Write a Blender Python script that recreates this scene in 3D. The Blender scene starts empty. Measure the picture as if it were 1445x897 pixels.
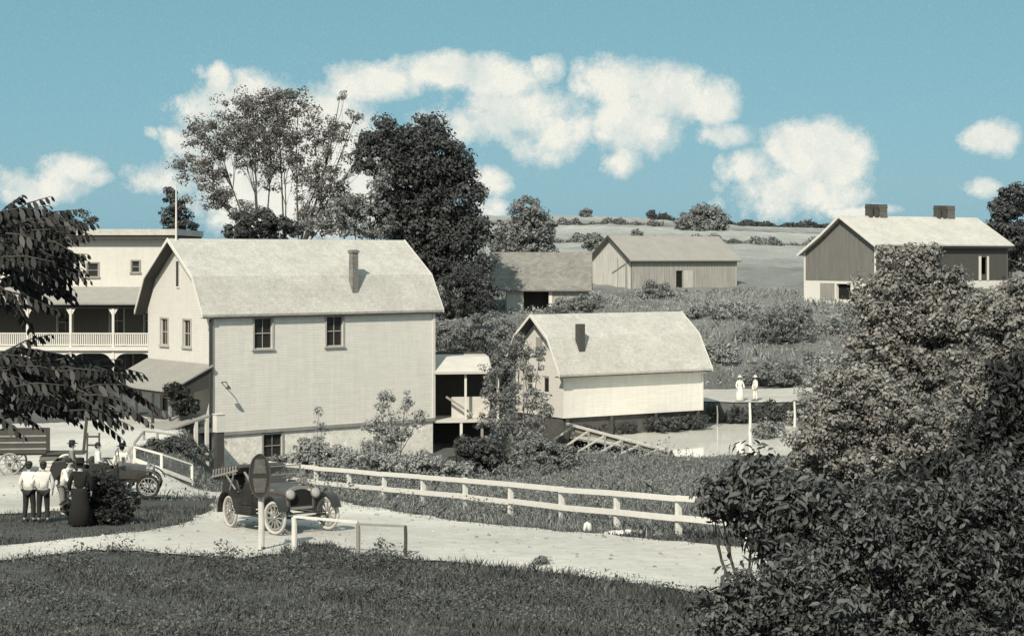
import bpy, math, random
import numpy as np
from mathutils import Vector, Matrix
from mathutils.geometry import delaunay_2d_cdt

R = math.radians
C = bpy.context.scene.collection
scene = bpy.context.scene
random.seed(7)
rng = np.random.default_rng(11)

# ------------------------------------------------------------------ camera
F, CX, HY, CAMH = 2500.0, 722.5, 363.0, 8.0
cam_d = bpy.data.cameras.new('camera')
cam = bpy.data.objects.new('camera', cam_d)
C.objects.link(cam)
cam.location = (0, 0, CAMH)
cam.rotation_euler = (R(90), 0, 0)
cam_d.sensor_width = 36
cam_d.lens = 36 * F / 1445
cam_d.shift_y = -(448.5 - HY) / 1445
cam_d.clip_start = 0.5
cam_d.clip_end = 6000
scene.camera = cam

# ------------------------------------------------------------------ light
SUN_AZ = Vector((-0.34, -0.940))          # towards the sun (behind and left of the viewer)
SUN_EL = 42
sun_d = bpy.data.lights.new('sun', 'SUN')
sun_d.energy = 3.9
sun_d.angle = R(0.55)
sun_d.color = (1.0, 0.925, 0.80)
sun = bpy.data.objects.new('sun', sun_d)
C.objects.link(sun)
sd = Vector((SUN_AZ.x * math.cos(R(SUN_EL)), SUN_AZ.y * math.cos(R(SUN_EL)), math.sin(R(SUN_EL))))
sun.rotation_euler = sd.to_track_quat('Z', 'Y').to_euler()

scene.view_settings.view_transform = 'Standard'
scene.view_settings.look = 'None'
scene.view_settings.gamma = 1
scene.view_settings.use_curve_mapping = False
scene.view_settings.exposure = 0.36
scene.cycles.max_bounces = 6
scene.cycles.transparent_max_bounces = 8

# ------------------------------------------------------------------ sky
world = bpy.data.worlds.new('World')
scene.world = world
world.use_nodes = True
nt = world.node_tree
nt.nodes.clear()
def N(t, **k):
    n = nt.nodes.new(t)
    for a, b in k.items():
        setattr(n, a, b)
    return n
def M_(op, a, b=None, c=None, clamp=False):
    n = N('ShaderNodeMath', operation=op, use_clamp=clamp)
    for i, v in enumerate((a, b, c)):
        if v is None:
            continue
        if isinstance(v, (int, float)):
            n.inputs[i].default_value = v
        else:
            nt.links.new(v, n.inputs[i])
    return n.outputs[0]
tc = N('ShaderNodeTexCoord')
sep = N('ShaderNodeSeparateXYZ')
nt.links.new(tc.outputs['Generated'], sep.inputs[0])
az = M_('ARCTAN2', sep.outputs[0], sep.outputs[1])
el = M_('ARCSINE', sep.outputs[2])
sky = N('ShaderNodeTexSky', sky_type='NISHITA', sun_disc=False)
sky.sun_elevation = R(SUN_EL)
sky.sun_rotation = math.atan2(SUN_AZ.x, SUN_AZ.y)
sky.altitude = 300
def noise(scale, detail, rough=0.55, vec=None, dist=0.0):
    n = N('ShaderNodeTexNoise')
    n.inputs['Scale'].default_value = scale
    n.inputs['Detail'].default_value = detail
    n.inputs['Roughness'].default_value = rough
    n.inputs['Distortion'].default_value = dist
    nt.links.new(vec or tc.outputs['Generated'], n.inputs['Vector'])
    return n.outputs['Fac']
n1 = noise(55, 6, 0.6)
n2 = noise(16, 3, 0.5)
n3 = noise(160, 3, 0.6)
grain = noise(1300, 1, 0.6)
# cumulus banks: (px, py, rx, ry, strength) read as directions of the sky
CL = [(303,112,24,22,1),(300,150,42,34,1),(345,175,85,66,1.1),(430,225,120,105,1.5),(400,290,125,48,1.4),(340,235,90,60,1.2),(500,240,70,70,1.2),(262,200,34,24,.9),(235,255,45,22,.6),
      (530,112,72,28,.9),(635,98,92,28,1),(700,118,70,30,1),(772,100,26,20,.8),(720,160,95,36,.9),(640,180,70,30,.6),(770,195,62,34,.7),
      (868,118,55,38,1),(930,130,78,44,1),(890,178,72,42,1),(1005,140,40,34,.9),(1022,188,40,18,.8),(878,228,28,24,.8),(820,175,44,30,.6),
      (1145,210,72,44,1),(1180,222,50,44,1),(1052,238,38,32,.9),(1105,262,78,34,.8),(1165,272,60,34,.6),(1080,295,60,16,.4),
      (92,246,52,24,.9),(60,270,62,22,.75),(132,256,26,12,.8),(18,262,24,28,.7),(215,190,12,8,.5),
      (1402,190,36,26,.9),(1385,266,30,14,.8),(690,258,34,22,.8),(690,292,24,18,1),(1215,302,50,9,.7),(560,250,60,60,.9),(500,290,70,50,.9)]
offx = M_('MULTIPLY', M_('SUBTRACT', n1, 0.5), 0.022)
offy = M_('MULTIPLY', M_('SUBTRACT', n2, 0.5), 0.016)
azd = M_('ADD', az, offx)
eld = M_('ADD', el, offy)
acc = None
for (px, py, rx, ry, s) in CL:
    a0 = math.atan2(px - CX, F)
    e0 = math.atan2(HY - py, math.hypot(F, px - CX))
    dx = M_('DIVIDE', M_('SUBTRACT', azd, a0), rx / F * 1.12)
    dy = M_('DIVIDE', M_('SUBTRACT', eld, e0), ry / F * 1.12)
    q = M_('SUBTRACT', 1.0, M_('ADD', M_('MULTIPLY', dx, dx), M_('MULTIPLY', dy, dy)))
    q = M_('MULTIPLY', q, s)
    acc = q if acc is None else M_('SMOOTH_MAX', acc, q, 0.25)
puff = M_('ADD', acc, M_('MULTIPLY', M_('SUBTRACT', n1, 0.5), 1.5))
puff = M_('ADD', puff, M_('MULTIPLY', M_('SUBTRACT', n3, 0.5), 0.8))
nlow = noise(24, 4, 0.6)
mask1 = M_('MULTIPLY', M_('ADD', puff, 0.10), M_('ADD', 0.75, M_('MULTIPLY', nlow, 1.1)), clamp=True)
# loose clouds added out of view, to neutralise the blue sky light
n4 = noise(3.2, 6, 0.55)
gen = M_('MULTIPLY', M_('SUBTRACT', n4, 0.41), 7.0, clamp=True)
away = N('ShaderNodeMapRange')
away.inputs['From Min'].default_value = 0.155
away.inputs['From Max'].default_value = 0.26
nt.links.new(el, away.inputs['Value'])
side = N('ShaderNodeMapRange')
side.inputs['From Min'].default_value = 0.34
side.inputs['From Max'].default_value = 0.5
nt.links.new(M_('ABSOLUTE', az), side.inputs['Value'])
outside = M_('MAXIMUM', away.outputs[0], side.outputs[0])
mask = M_('MAXIMUM', mask1, M_('MULTIPLY', gen, outside))
mask = M_('MULTIPLY', mask, 0.94, clamp=True)
mask = M_('ADD', mask, M_('MULTIPLY', M_('SUBTRACT', grain, 0.5), 0.55), clamp=True)
K = 10.0                                     # background strength is 0.1
mixb = N('ShaderNodeMix', data_type='RGBA')
mixb.inputs['Factor'].default_value = 0.80
nt.links.new(sky.outputs[0], mixb.inputs['A'])
blue = N('ShaderNodeMix', data_type='RGBA')
blue.inputs['A'].default_value = (0.108 * K, 0.305 * K, 0.415 * K, 1)
blue.inputs['B'].default_value = (0.110 * K, 0.295 * K, 0.345 * K, 1)
upr = N('ShaderNodeMapRange')
upr.inputs['From Min'].default_value = 0.02
upr.inputs['From Max'].default_value = 0.14
nt.links.new(el, upr.inputs['Value'])
nt.links.new(upr.outputs[0], blue.inputs['Factor'])
nt.links.new(blue.outputs['Result'], mixb.inputs['B'])
mixc = N('ShaderNodeMix', data_type='RGBA')
nt.links.new(mask, mixc.inputs['Factor'])
nt.links.new(mixb.outputs['Result'], mixc.inputs['A'])
shade = N('ShaderNodeMapRange'); shade.inputs['From Min'].default_value = .26; shade.inputs['From Max'].default_value = .55
nt.links.new(M_('ADD', noise(34, 5, .6), M_('MULTIPLY', M_('SUBTRACT', puff, .8), .12)), shade.inputs['Value'])
cloud = N('ShaderNodeMix', data_type='RGBA'); nt.links.new(shade.outputs[0], cloud.inputs['Factor'])
cloud.inputs['A'].default_value = (0.50 * K, 0.56 * K, 0.545 * K, 1); cloud.inputs['B'].default_value = (0.72 * K, 0.705 * K, 0.63 * K, 1)
nt.links.new(cloud.outputs['Result'], mixc.inputs['B'])
bg = N('ShaderNodeBackground')
bg.inputs['Strength'].default_value = 0.1
nt.links.new(mixc.outputs['Result'], bg.inputs['Color'])
wo = N('ShaderNodeOutputWorld')
nt.links.new(bg.outputs[0], wo.inputs[0])

# ------------------------------------------------------------------ materials
MATS = {}
TINT = (1.0, 0.952, 0.86)
def mat(name, v, var=0.25, scale=3.0, rough=0.85, bump=0.0, bscale=20.0, tint=TINT, stretch=(1, 1, 1), var2=0.0, scale2=30.0,
        island=0.0, metal=0.0, spec=0.3, transl=0.0, lines=None, brick=None, streak=0.0):
    if name in MATS:
        return MATS[name]
    m = bpy.data.materials.new(name)
    m.use_nodes = True
    t = m.node_tree
    t.nodes.clear()
    def A(tp, **k):
        n = t.nodes.new(tp)
        for a, b in k.items():
            setattr(n, a, b)
        return n
    def mm(op, a, b):
        n = A('ShaderNodeMath', operation=op)
        for i, q in enumerate((a, b)):
            if isinstance(q, (int, float)):
                n.inputs[i].default_value = q
            else:
                t.links.new(q, n.inputs[i])
        return n.outputs[0]
    out = A('ShaderNodeOutputMaterial')
    p = A('ShaderNodeBsdfPrincipled')
    p.inputs['Roughness'].default_value = rough
    p.inputs['Metallic'].default_value = metal
    p.inputs['Specular IOR Level'].default_value = spec
    c = A('ShaderNodeTexCoord')
    mp = A('ShaderNodeMapping')
    mp.inputs['Scale'].default_value = stretch
    t.links.new(c.outputs['Object'], mp.inputs[0])
    def ns(s, d):
        n = A('ShaderNodeTexNoise')
        n.inputs['Scale'].default_value = s
        n.inputs['Detail'].default_value = d
        n.inputs['Roughness'].default_value = 0.6
        t.links.new(mp.outputs[0], n.inputs['Vector'])
        return n.outputs['Fac']
    f = mm('ADD', mm('MULTIPLY', mm('SUBTRACT', ns(scale, 4), 0.5), 2.6 * var), 1.0)
    if var2:
        f = mm('MULTIPLY', f, mm('ADD', mm('MULTIPLY', mm('SUBTRACT', ns(scale2, 2), 0.5), 2.6 * var2), 1.0))
    if island:
        g = A('ShaderNodeNewGeometry')
        f = mm('MULTIPLY', f, mm('ADD', mm('MULTIPLY', mm('SUBTRACT', g.outputs['Random Per Island'], 0.5), 2 * island), 1.0))
    if lines:                                    # (axis, spacing, strength): board joints
        ax, sp_, st = lines
        s = A('ShaderNodeSeparateXYZ')
        t.links.new(c.outputs['Object'], s.inputs[0])
        w = mm('FRACT', mm('DIVIDE', s.outputs[ax], sp_), 0)
        k = mm('MULTIPLY', mm('LESS_THAN', w, 0.16), st)
        f = mm('MULTIPLY', f, mm('SUBTRACT', 1.0, k))
    if brick:                                    # (width, height, strength, axis along)
        s = A('ShaderNodeSeparateXYZ'); t.links.new(c.outputs['Object'], s.inputs[0])
        q = A('ShaderNodeCombineXYZ'); t.links.new(s.outputs[brick[3]], q.inputs[0]); t.links.new(s.outputs[2], q.inputs[1])
        bt = A('ShaderNodeTexBrick'); t.links.new(q.outputs[0], bt.inputs['Vector'])
        bt.inputs['Color1'].default_value = (1, 1, 1, 1); bt.inputs['Color2'].default_value = (.0, .0, .0, 1); bt.inputs['Mortar'].default_value = (.1, .1, .1, 1)
        bt.inputs['Scale'].default_value = 1; bt.inputs['Mortar Size'].default_value = .012; bt.inputs['Brick Width'].default_value = brick[0]; bt.inputs['Row Height'].default_value = brick[1]
        f = mm('MULTIPLY', f, mm('ADD', mm('MULTIPLY', bt.outputs['Color'], brick[2]), 1 - brick[2] * .6))
    if streak:                                   # rain streaks and peeling, vertical
        mp2 = A('ShaderNodeMapping'); mp2.inputs['Scale'].default_value = (3.2, 3.2, .35); t.links.new(c.outputs['Object'], mp2.inputs[0])
        n9 = A('ShaderNodeTexNoise'); n9.inputs['Scale'].default_value = 1.0; n9.inputs['Detail'].default_value = 6; n9.inputs['Roughness'].default_value = .7; t.links.new(mp2.outputs[0], n9.inputs['Vector'])
        f = mm('MULTIPLY', f, mm('ADD', mm('MULTIPLY', mm('SUBTRACT', n9.outputs['Fac'], .5), 2.6 * streak), 1.0))
    f = mm('MULTIPLY', f, v)
    cm = A('ShaderNodeCombineXYZ')
    for i in range(3):
        t.links.new(mm('MULTIPLY', f, tint[i]), cm.inputs[i])
    t.links.new(cm.outputs[0], p.inputs['Base Color'])
    if bump:
        b = A('ShaderNodeBump')
        b.inputs['Strength'].default_value = bump
        b.inputs['Distance'].default_value = 0.05
        t.links.new(ns(bscale, 4), b.inputs['Height'])
        t.links.new(b.outputs[0], p.inputs['Normal'])
    if transl:
        tr = A('ShaderNodeBsdfTranslucent')
        t.links.new(cm.outputs[0], tr.inputs['Color'])
        mx = A('ShaderNodeMixShader')
        mx.inputs[0].default_value = transl
        t.links.new(p.outputs[0], mx.inputs[1])
        t.links.new(tr.outputs[0], mx.inputs[2])
        t.links.new(mx.outputs[0], out.inputs[0])
    else:
        t.links.new(p.outputs[0], out.inputs[0])
    MATS[name] = m
    return m

WHITE = mat('white_clapboard', 0.74, 0.12, 0.9, 0.8, bump=0.4, bscale=9, stretch=(1, 1, 6), var2=0.18, scale2=11, lines=(2, 0.14, 0.13), streak=.13)
CREAM = mat('cream_clapboard', 0.62, 0.08, 1.0, 0.8, bump=0.3, bscale=9, stretch=(1, 1, 6), var2=0.14, scale2=11, lines=(2, 0.14, 0.10), streak=.10)
TRIM = mat('white_trim', 0.66, 0.08, 3)
WHITEWASH = mat('whitewash', 0.68, 0.10, 4, var2=0.08, scale2=22)
STONE = mat('whitewashed_stone', 0.74, 0.25, 2.2, 0.95, bump=0.6, bscale=4, var2=0.2, scale2=9)
DKSTONE = mat('dark_stone', 0.09, 0.35, 2.5, 0.95, bump=0.8, bscale=5)
ROOF = mat('pale_shingles', 0.47, 0.20, 0.7, 0.9, bump=0.6, bscale=12, var2=0.22, scale2=9, brick=(.28, .16, .13, 0), streak=.12)
ROOFTIN = mat('tin_roof', 0.50, 0.18, 0.6, 0.8, bump=0.3, var2=0.16, scale2=7, brick=(.5, .2, .09, 0), streak=.1)
ROOFDK = mat('weathered_shingles', 0.22, 0.25, 0.8, 0.95, bump=0.6, bscale=9, var2=0.25, scale2=7, brick=(.4, .2, .3, 0))
PORCHROOF = mat('ribbed_porch_roof', 0.27, 0.12, 1.5, 0.8, bump=0.2, lines=(0, 0.28, 0.45))
SHADE_TRIM = mat('dark_trim_shade', 0.06, 0.2, 2)  # dark trim colour that also carries the shade below the overhangs
DARKGREY = mat('dark_paint', 0.035, 0.2, 4, 0.6)
BARNWOOD = mat('weathered_boards', 0.36, 0.4, 0.7, 0.95, stretch=(5, 5, .5), var2=0.2, scale2=6, lines=(0, 0.3, 0.2))
BARNWOOD2 = mat('pale_boards', 0.50, 0.35, 0.9, 0.95, stretch=(5, 5, .5), var2=0.2, scale2=6, lines=(1, 0.3, 0.2))
BARNRED = mat('faded_barn_paint', 0.175, 0.28, 0.8, 0.95, stretch=(4, 4, .5), var2=0.12, scale2=8, lines=(1, 0.28, 0.12))
BARNRED2 = mat('dark_barn_paint', 0.085, 0.14, 0.8, 0.95, stretch=(4, 4, .5), var2=0.12, scale2=8, lines=(0, 0.28, 0.12))
BRICK = mat('chimney_brick', 0.22, 0.3, 4, 0.95, bump=0.5, bscale=14, brick=(.24, .09, .35, 0), streak=.2)
BRICKDK = mat('sooty_brick', 0.07, 0.25, 5, 0.95)
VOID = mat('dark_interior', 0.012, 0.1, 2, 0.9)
GLASS = mat('window_glass', 0.03, 0.3, 3, 0.12, spec=0.6)
WOOD = mat('grey_wood', 0.28, 0.25, 3, 0.95, stretch=(1, 1, .2))
WOODPALE = mat('pale_wood', 0.55, 0.2, 3, 0.95)
WOODDK = mat('dark_wood', 0.07, 0.25, 3, 0.95)
BARK = mat('bark', 0.075, 0.3, 6, 0.95, bump=0.5, bscale=12)
BARKPALE = mat('pale_bark', 0.30, 0.3, 5, 0.95)
ROADM = mat('packed_dirt', 0.48, 0.5, 0.12, 0.95, bump=0.8, bscale=1.6, var2=0.2, scale2=3.5, stretch=(.8, 1, 1))
LEAFBLACK = mat('dark_leaf', 0.034, 0.25, 1.2, 0.5, island=0.4, transl=0.12, tint=(.98, 1, .93), spec=0.25)
LEAFDK = mat('deep_foliage', 0.07, 0.30, 0.5, 0.6, island=0.45, transl=0.15, tint=(.97, 1, .96))
LEAFMID = mat('mid_foliage', 0.20, 0.30, 0.5, 0.6, island=0.4, transl=0.2, tint=(.98, 1, .95))
LEAFPALE = mat('pale_foliage', 0.30, 0.30, 0.5, 0.6, island=0.4, transl=0.22, tint=(.99, 1, .95))
LEAFFG = mat('glossy_broad_leaf', 0.085, 0.45, 1.6, 0.62, island=0.55, transl=0.12, tint=(.98, 1, .95), spec=0.4)
GRASSM = mat('meadow_grass', 0.105, 0.8, 0.7, 0.8, island=0.5, transl=0.2, tint=(.98, 1, .95))
WEEDM = mat('tall_weeds', 0.22, 0.55, 0.6, 0.8, island=0.5, transl=0.2, tint=(.98, 1, .95))
CARBLK = mat('car_enamel', 0.03, 0.3, 5, 0.35, spec=0.5)
CANVAS = mat('folded_canvas', 0.06, 0.3, 8, 0.9)
TYRE = mat('dusty_tyre', 0.46, 0.2, 8, 0.9)
TYREDK = mat('black_rubber', 0.03, 0.3, 8, 0.9)
BRASS = mat('bright_lamp_metal', 0.32, 0.1, 8, 0.3, metal=0.6)
SPOKEM = mat('wheel_wood', 0.26, 0.2, 8, 0.8)
LEATHER = mat('seat_leather', 0.045, 0.3, 8, 0.6)
SKIN = mat('skin', 0.42, 0.08, 8, 0.7)
HAIR = mat('dark_hair', 0.025, 0.2, 30, 0.7)
SHIRT = mat('white_cotton', 0.78, 0.1, 8, 0.95, bump=0.3, bscale=14)
TROUS = mat('dark_wool', 0.03, 0.2, 10, 0.95, bump=0.3, bscale=14)
COAT = mat('black_coat_cloth', 0.018, 0.2, 10, 0.95, bump=0.3, bscale=14)
GREYCL = mat('grey_cloth', 0.2, 0.15, 10, 0.95, bump=0.3, bscale=14)

# ------------------------------------------------------------------ terrain function
def lerp_tab(Y, tab):
    a = np.array(tab, float)
    return np.interp(Y, a[:, 0], a[:, 1])
NEAR = [(-200, 6.5), (0, 6.3), (10, 4.9), (20, 2.95), (28, 1.75), (34, 1.0), (40, .72), (48, .5), (54, .1), (58, -.2)]
PL = NEAR + [(64, -.5), (70, -.55), (85, -.4), (130, -.4), (150, 1.5), (175, 4), (250, 9), (330, 13.4), (430, 18.1), (520, 16), (1500, 2), (6000, -60)]
PC = NEAR + [(68, -1.05), (76, -2.1), (86, -2.75), (106, -2.6), (120, -.4), (135, 2.6), (150, 3.5), (170, 4.8), (250, 9.5), (330, 13.6), (430, 18.1), (520, 16), (1500, 2), (6000, -60)]
PR = NEAR + [(68, -1.0), (80, -1.85), (90, -2.05), (93.5, -2.75), (109, -3.0), (109.8, -1.05), (121, -.95), (130, .9), (150, 3.7), (170, 4.9), (250, 9.5), (330, 13.6), (430, 18.1), (520, 16), (1500, 2), (6000, -60)]
def sm(x, a, b):
    t = np.clip((x - a) / (b - a), 0, 1)
    return t * t * (3 - 2 * t)
def wob(X, Y):
    return (np.sin(X * .31 + 1.3) * np.cos(Y * .27) + .6 * np.sin(X * .83 + Y * .61) + .35 * np.sin(X * 1.9 - Y * 1.3 + 2))
def TZ(X, Y):
    X = np.asarray(X, float); Y = np.asarray(Y, float)
    l, c, r = lerp_tab(Y, PL), lerp_tab(Y, PC), lerp_tab(Y, PR)
    a = sm(X, -14.6 - 1.3 * sm(Y, 78, 84), -12.0 - 2.6 * sm(Y, 78, 84))
    b = sm(X, 0.5, 4.5)
    z = l * (1 - a) + (c * (1 - b) + r * b) * a
    far = np.clip((Y - 170) / 260, 0, 1)
    z = z - far * 2.9 * sm(X, 15, 70) - far * 8.5 * sm(-X, 6, 36)
    amp = 0.035 + 0.10 * sm(Y, 68, 90) * a * (1 - sm(Y, 108, 109)) * (1 - sm(X, 10, 12)) + 0.12 * sm(Y, 124, 150)
    return z + amp * wob(X, Y)
def hit(px, py):
    sl = (py - HY) / F
    Ys = np.concatenate([np.arange(12, 140, .05), np.arange(140, 900, .5)])
    Xs = (px - CX) / F * Ys
    d = (CAMH - sl * Ys) - TZ(Xs, Ys)
    i = np.argmax(d <= 0)
    if d[i] > 0:
        i = len(Ys) - 1
    return float(Xs[i]), float(Ys[i])
def wx(px, Y): return (px - CX) / F * Y
def wz(py, Y): return CAMH - (py - HY) / F * Y
def tz(x, y): return float(TZ(x, y))

# ------------------------------------------------------------------ mesh helpers
def tag(o, label=None, cat=None, group=None, kind=None):
    if label: o['label'] = label
    if cat: o['category'] = cat
    if group: o['group'] = group
    if kind: o['kind'] = kind
    return o
def empty(name, loc, rz=0.0, label=None, cat=None, group=None):
    o = bpy.data.objects.new(name, None)
    C.objects.link(o)
    o.empty_display_size = 0.3
    o.location = loc
    o.rotation_euler = (0, 0, rz)
    return tag(o, label, cat, group)
def np_mesh(name, V, faces_flat, counts, mt, parent=None, smooth=False):
    me = bpy.data.meshes.new(name)
    V = np.ascontiguousarray(V, dtype=np.float32)
    me.vertices.add(len(V))
    me.vertices.foreach_set('co', V.ravel())
    fl = np.ascontiguousarray(faces_flat, dtype=np.int32)
    me.loops.add(len(fl))
    me.loops.foreach_set('vertex_index', fl)
    counts = np.asarray(counts, dtype=np.int32)
    starts = np.concatenate([[0], np.cumsum(counts)[:-1]]).astype(np.int32)
    me.polygons.add(len(counts))
    me.polygons.foreach_set('loop_start', starts)
    me.polygons.foreach_set('loop_total', counts)
    if smooth:
        me.polygons.foreach_set('use_smooth', np.ones(len(counts), dtype=bool))
    me.update(calc_edges=True)
    me.validate()
    me.materials.append(mt)
    o = bpy.data.objects.new(name, me)
    C.objects.link(o)
    if parent is not None:
        o.parent = parent
    return o
class MB:
    def __init__(s):
        s.v = []; s.f = []; s.sm = []
    def face(s, pts):
        n = len(s.v); s.v += [tuple(p) for p in pts]; s.f.append(tuple(range(n, n + len(pts))))
        return s
    def box(s, x0, x1, y0, y1, z0, z1):
        n = len(s.v)
        s.v += [(x0, y0, z0), (x1, y0, z0), (x1, y1, z0), (x0, y1, z0), (x0, y0, z1), (x1, y0, z1), (x1, y1, z1), (x0, y1, z1)]
        s.f += [tuple(n + i for i in q) for q in ((0, 3, 2, 1), (4, 5, 6, 7), (0, 1, 5, 4), (1, 2, 6, 5), (2, 3, 7, 6), (3, 0, 4, 7))]
        return s
    def bar(s, p, q, w, h=None, up=(0, 0, 1)):
        h = h or w
        p, q = Vector(p), Vector(q)
        d = (q - p).normalized()
        up = Vector(up)
        if abs(d.dot(up)) > .98: up = Vector((1, 0, 0))
        a = d.cross(up).normalized() * (w / 2)
        b = a.normalized().cross(d) * (h / 2)
        n = len(s.v)
        for c in (p, q):
            s.v += [tuple(c - a - b), tuple(c + a - b), tuple(c + a + b), tuple(c - a + b)]
        s.f += [tuple(n + i for i in k) for k in ((0, 1, 2, 3), (7, 6, 5, 4), (0, 4, 5, 1), (1, 5, 6, 2), (2, 6, 7, 3), (3, 7, 4, 0))]
        return s
    def tube(s, pts, rad, k=7):
        pts = [Vector(p) for p in pts]
        if isinstance(rad, (int, float)): rad = [rad] * len(pts)
        n0 = len(s.v)
        ref = Vector((.13, .21, .97))
        for i, p in enumerate(pts):
            d = (pts[min(i + 1, len(pts) - 1)] - pts[max(i - 1, 0)]).normalized()
            a = d.cross(ref)
            if a.length < .05: a = d.cross(Vector((1, 0, 0)))
            a.normalize(); b = d.cross(a)
            for j in range(k):
                t = 2 * math.pi * j / k
                s.v.append(tuple(p + (a * math.cos(t) + b * math.sin(t)) * rad[i]))
        for i in range(len(pts) - 1):
            for j in range(k):
                s.f.append((n0 + i * k + j, n0 + i * k + (j + 1) % k, n0 + (i + 1) * k + (j + 1) % k, n0 + (i + 1) * k + j))
        s.f.append(tuple(n0 + j for j in range(k))[::-1])
        s.f.append(tuple(n0 + (len(pts) - 1) * k + j for j in range(k)))
        return s
    def prism(s, prof, axis, a, b):
        """prof: 2D outline; axis 0: (y,z) extruded on x; 1: (x,z) on y; 2: (x,y) on z"""
        n = len(s.v); k = len(prof)
        for t in (a, b):
            for (p, q) in prof:
                s.v.append((t, p, q) if axis == 0 else (p, t, q) if axis == 1 else (p, q, t))
        s.f.append(tuple(range(n, n + k))[::-1]); s.f.append(tuple(range(n + k, n + 2 * k)))
        for i in range(k):
            j = (i + 1) % k
            s.f.append((n + i, n + j, n + k + j, n + k + i))
        return s
    def lathe(s, prof, origin=(0, 0, 0), axis='z', k=16):
        """prof: (r, h)"""
        n = len(s.v); o = Vector(origin)
        for (r, h) in prof:
            for j in range(k):
                t = 2 * math.pi * j / k
                c, d = r * math.cos(t), r * math.sin(t)
                p = (c, d, h) if axis == 'z' else (h, c, d) if axis == 'x' else (c, h, d)
                s.v.append(tuple(o + Vector(p)))
        for i in range(len(prof) - 1):
            for j in range(k):
                s.f.append((n + i * k + j, n + i * k + (j + 1) % k, n + (i + 1) * k + (j + 1) % k, n + (i + 1) * k + j))
        s.f.append(tuple(n + j for j in range(k))[::-1])
        s.f.append(tuple(n + (len(prof) - 1) * k + j for j in range(k)))
        return s
    def torus(s, origin, R0, r, axis='y', k=28, m=8, sy=1.0):
        n = len(s.v); o = Vector(origin)
        for i in range(k):
            t = 2 * math.pi * i / k
            for j in range(m):
                u = 2 * math.pi * j / m
                rr = R0 + r * math.cos(u); h = r * math.sin(u) * sy
                c, d = rr * math.cos(t), rr * math.sin(t)
                s.v.append(tuple(o + Vector((c, h, d) if axis == 'y' else (h, c, d) if axis == 'x' else (c, d, h))))
        for i in range(k):
            for j in range(m):
                s.f.append((n + i * m + j, n + i * m + (j + 1) % m, n + ((i + 1) % k) * m + (j + 1) % m, n + ((i + 1) % k) * m + j))
        return s
    def build(s, name, mt, parent=None, bevel=0.0, smooth=False):
        me = bpy.data.meshes.new(name)
        me.from_pydata(s.v, [], s.f)
        me.update()
        import bmesh
        bm = bmesh.new(); bm.from_mesh(me)
        bmesh.ops.recalc_face_normals(bm, faces=bm.faces)
        bm.to_mesh(me); bm.free()
        if smooth:
            me.polygons.foreach_set('use_smooth', np.ones(len(me.polygons), dtype=bool))
        me.materials.append(mt)
        o = bpy.data.objects.new(name, me)
        C.objects.link(o)
        if parent is not None: o.parent = parent
        if bevel:
            b = o.modifiers.new('bevel', 'BEVEL'); b.width = bevel; b.segments = 2; b.limit_method = 'ANGLE'
        return o
def copy_tree(o, parent=None):
    c = o.copy(); C.objects.link(c)
    if parent is not None: c.parent = parent
    for ch in list(o.children): copy_tree(ch, c)
    return c

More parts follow.
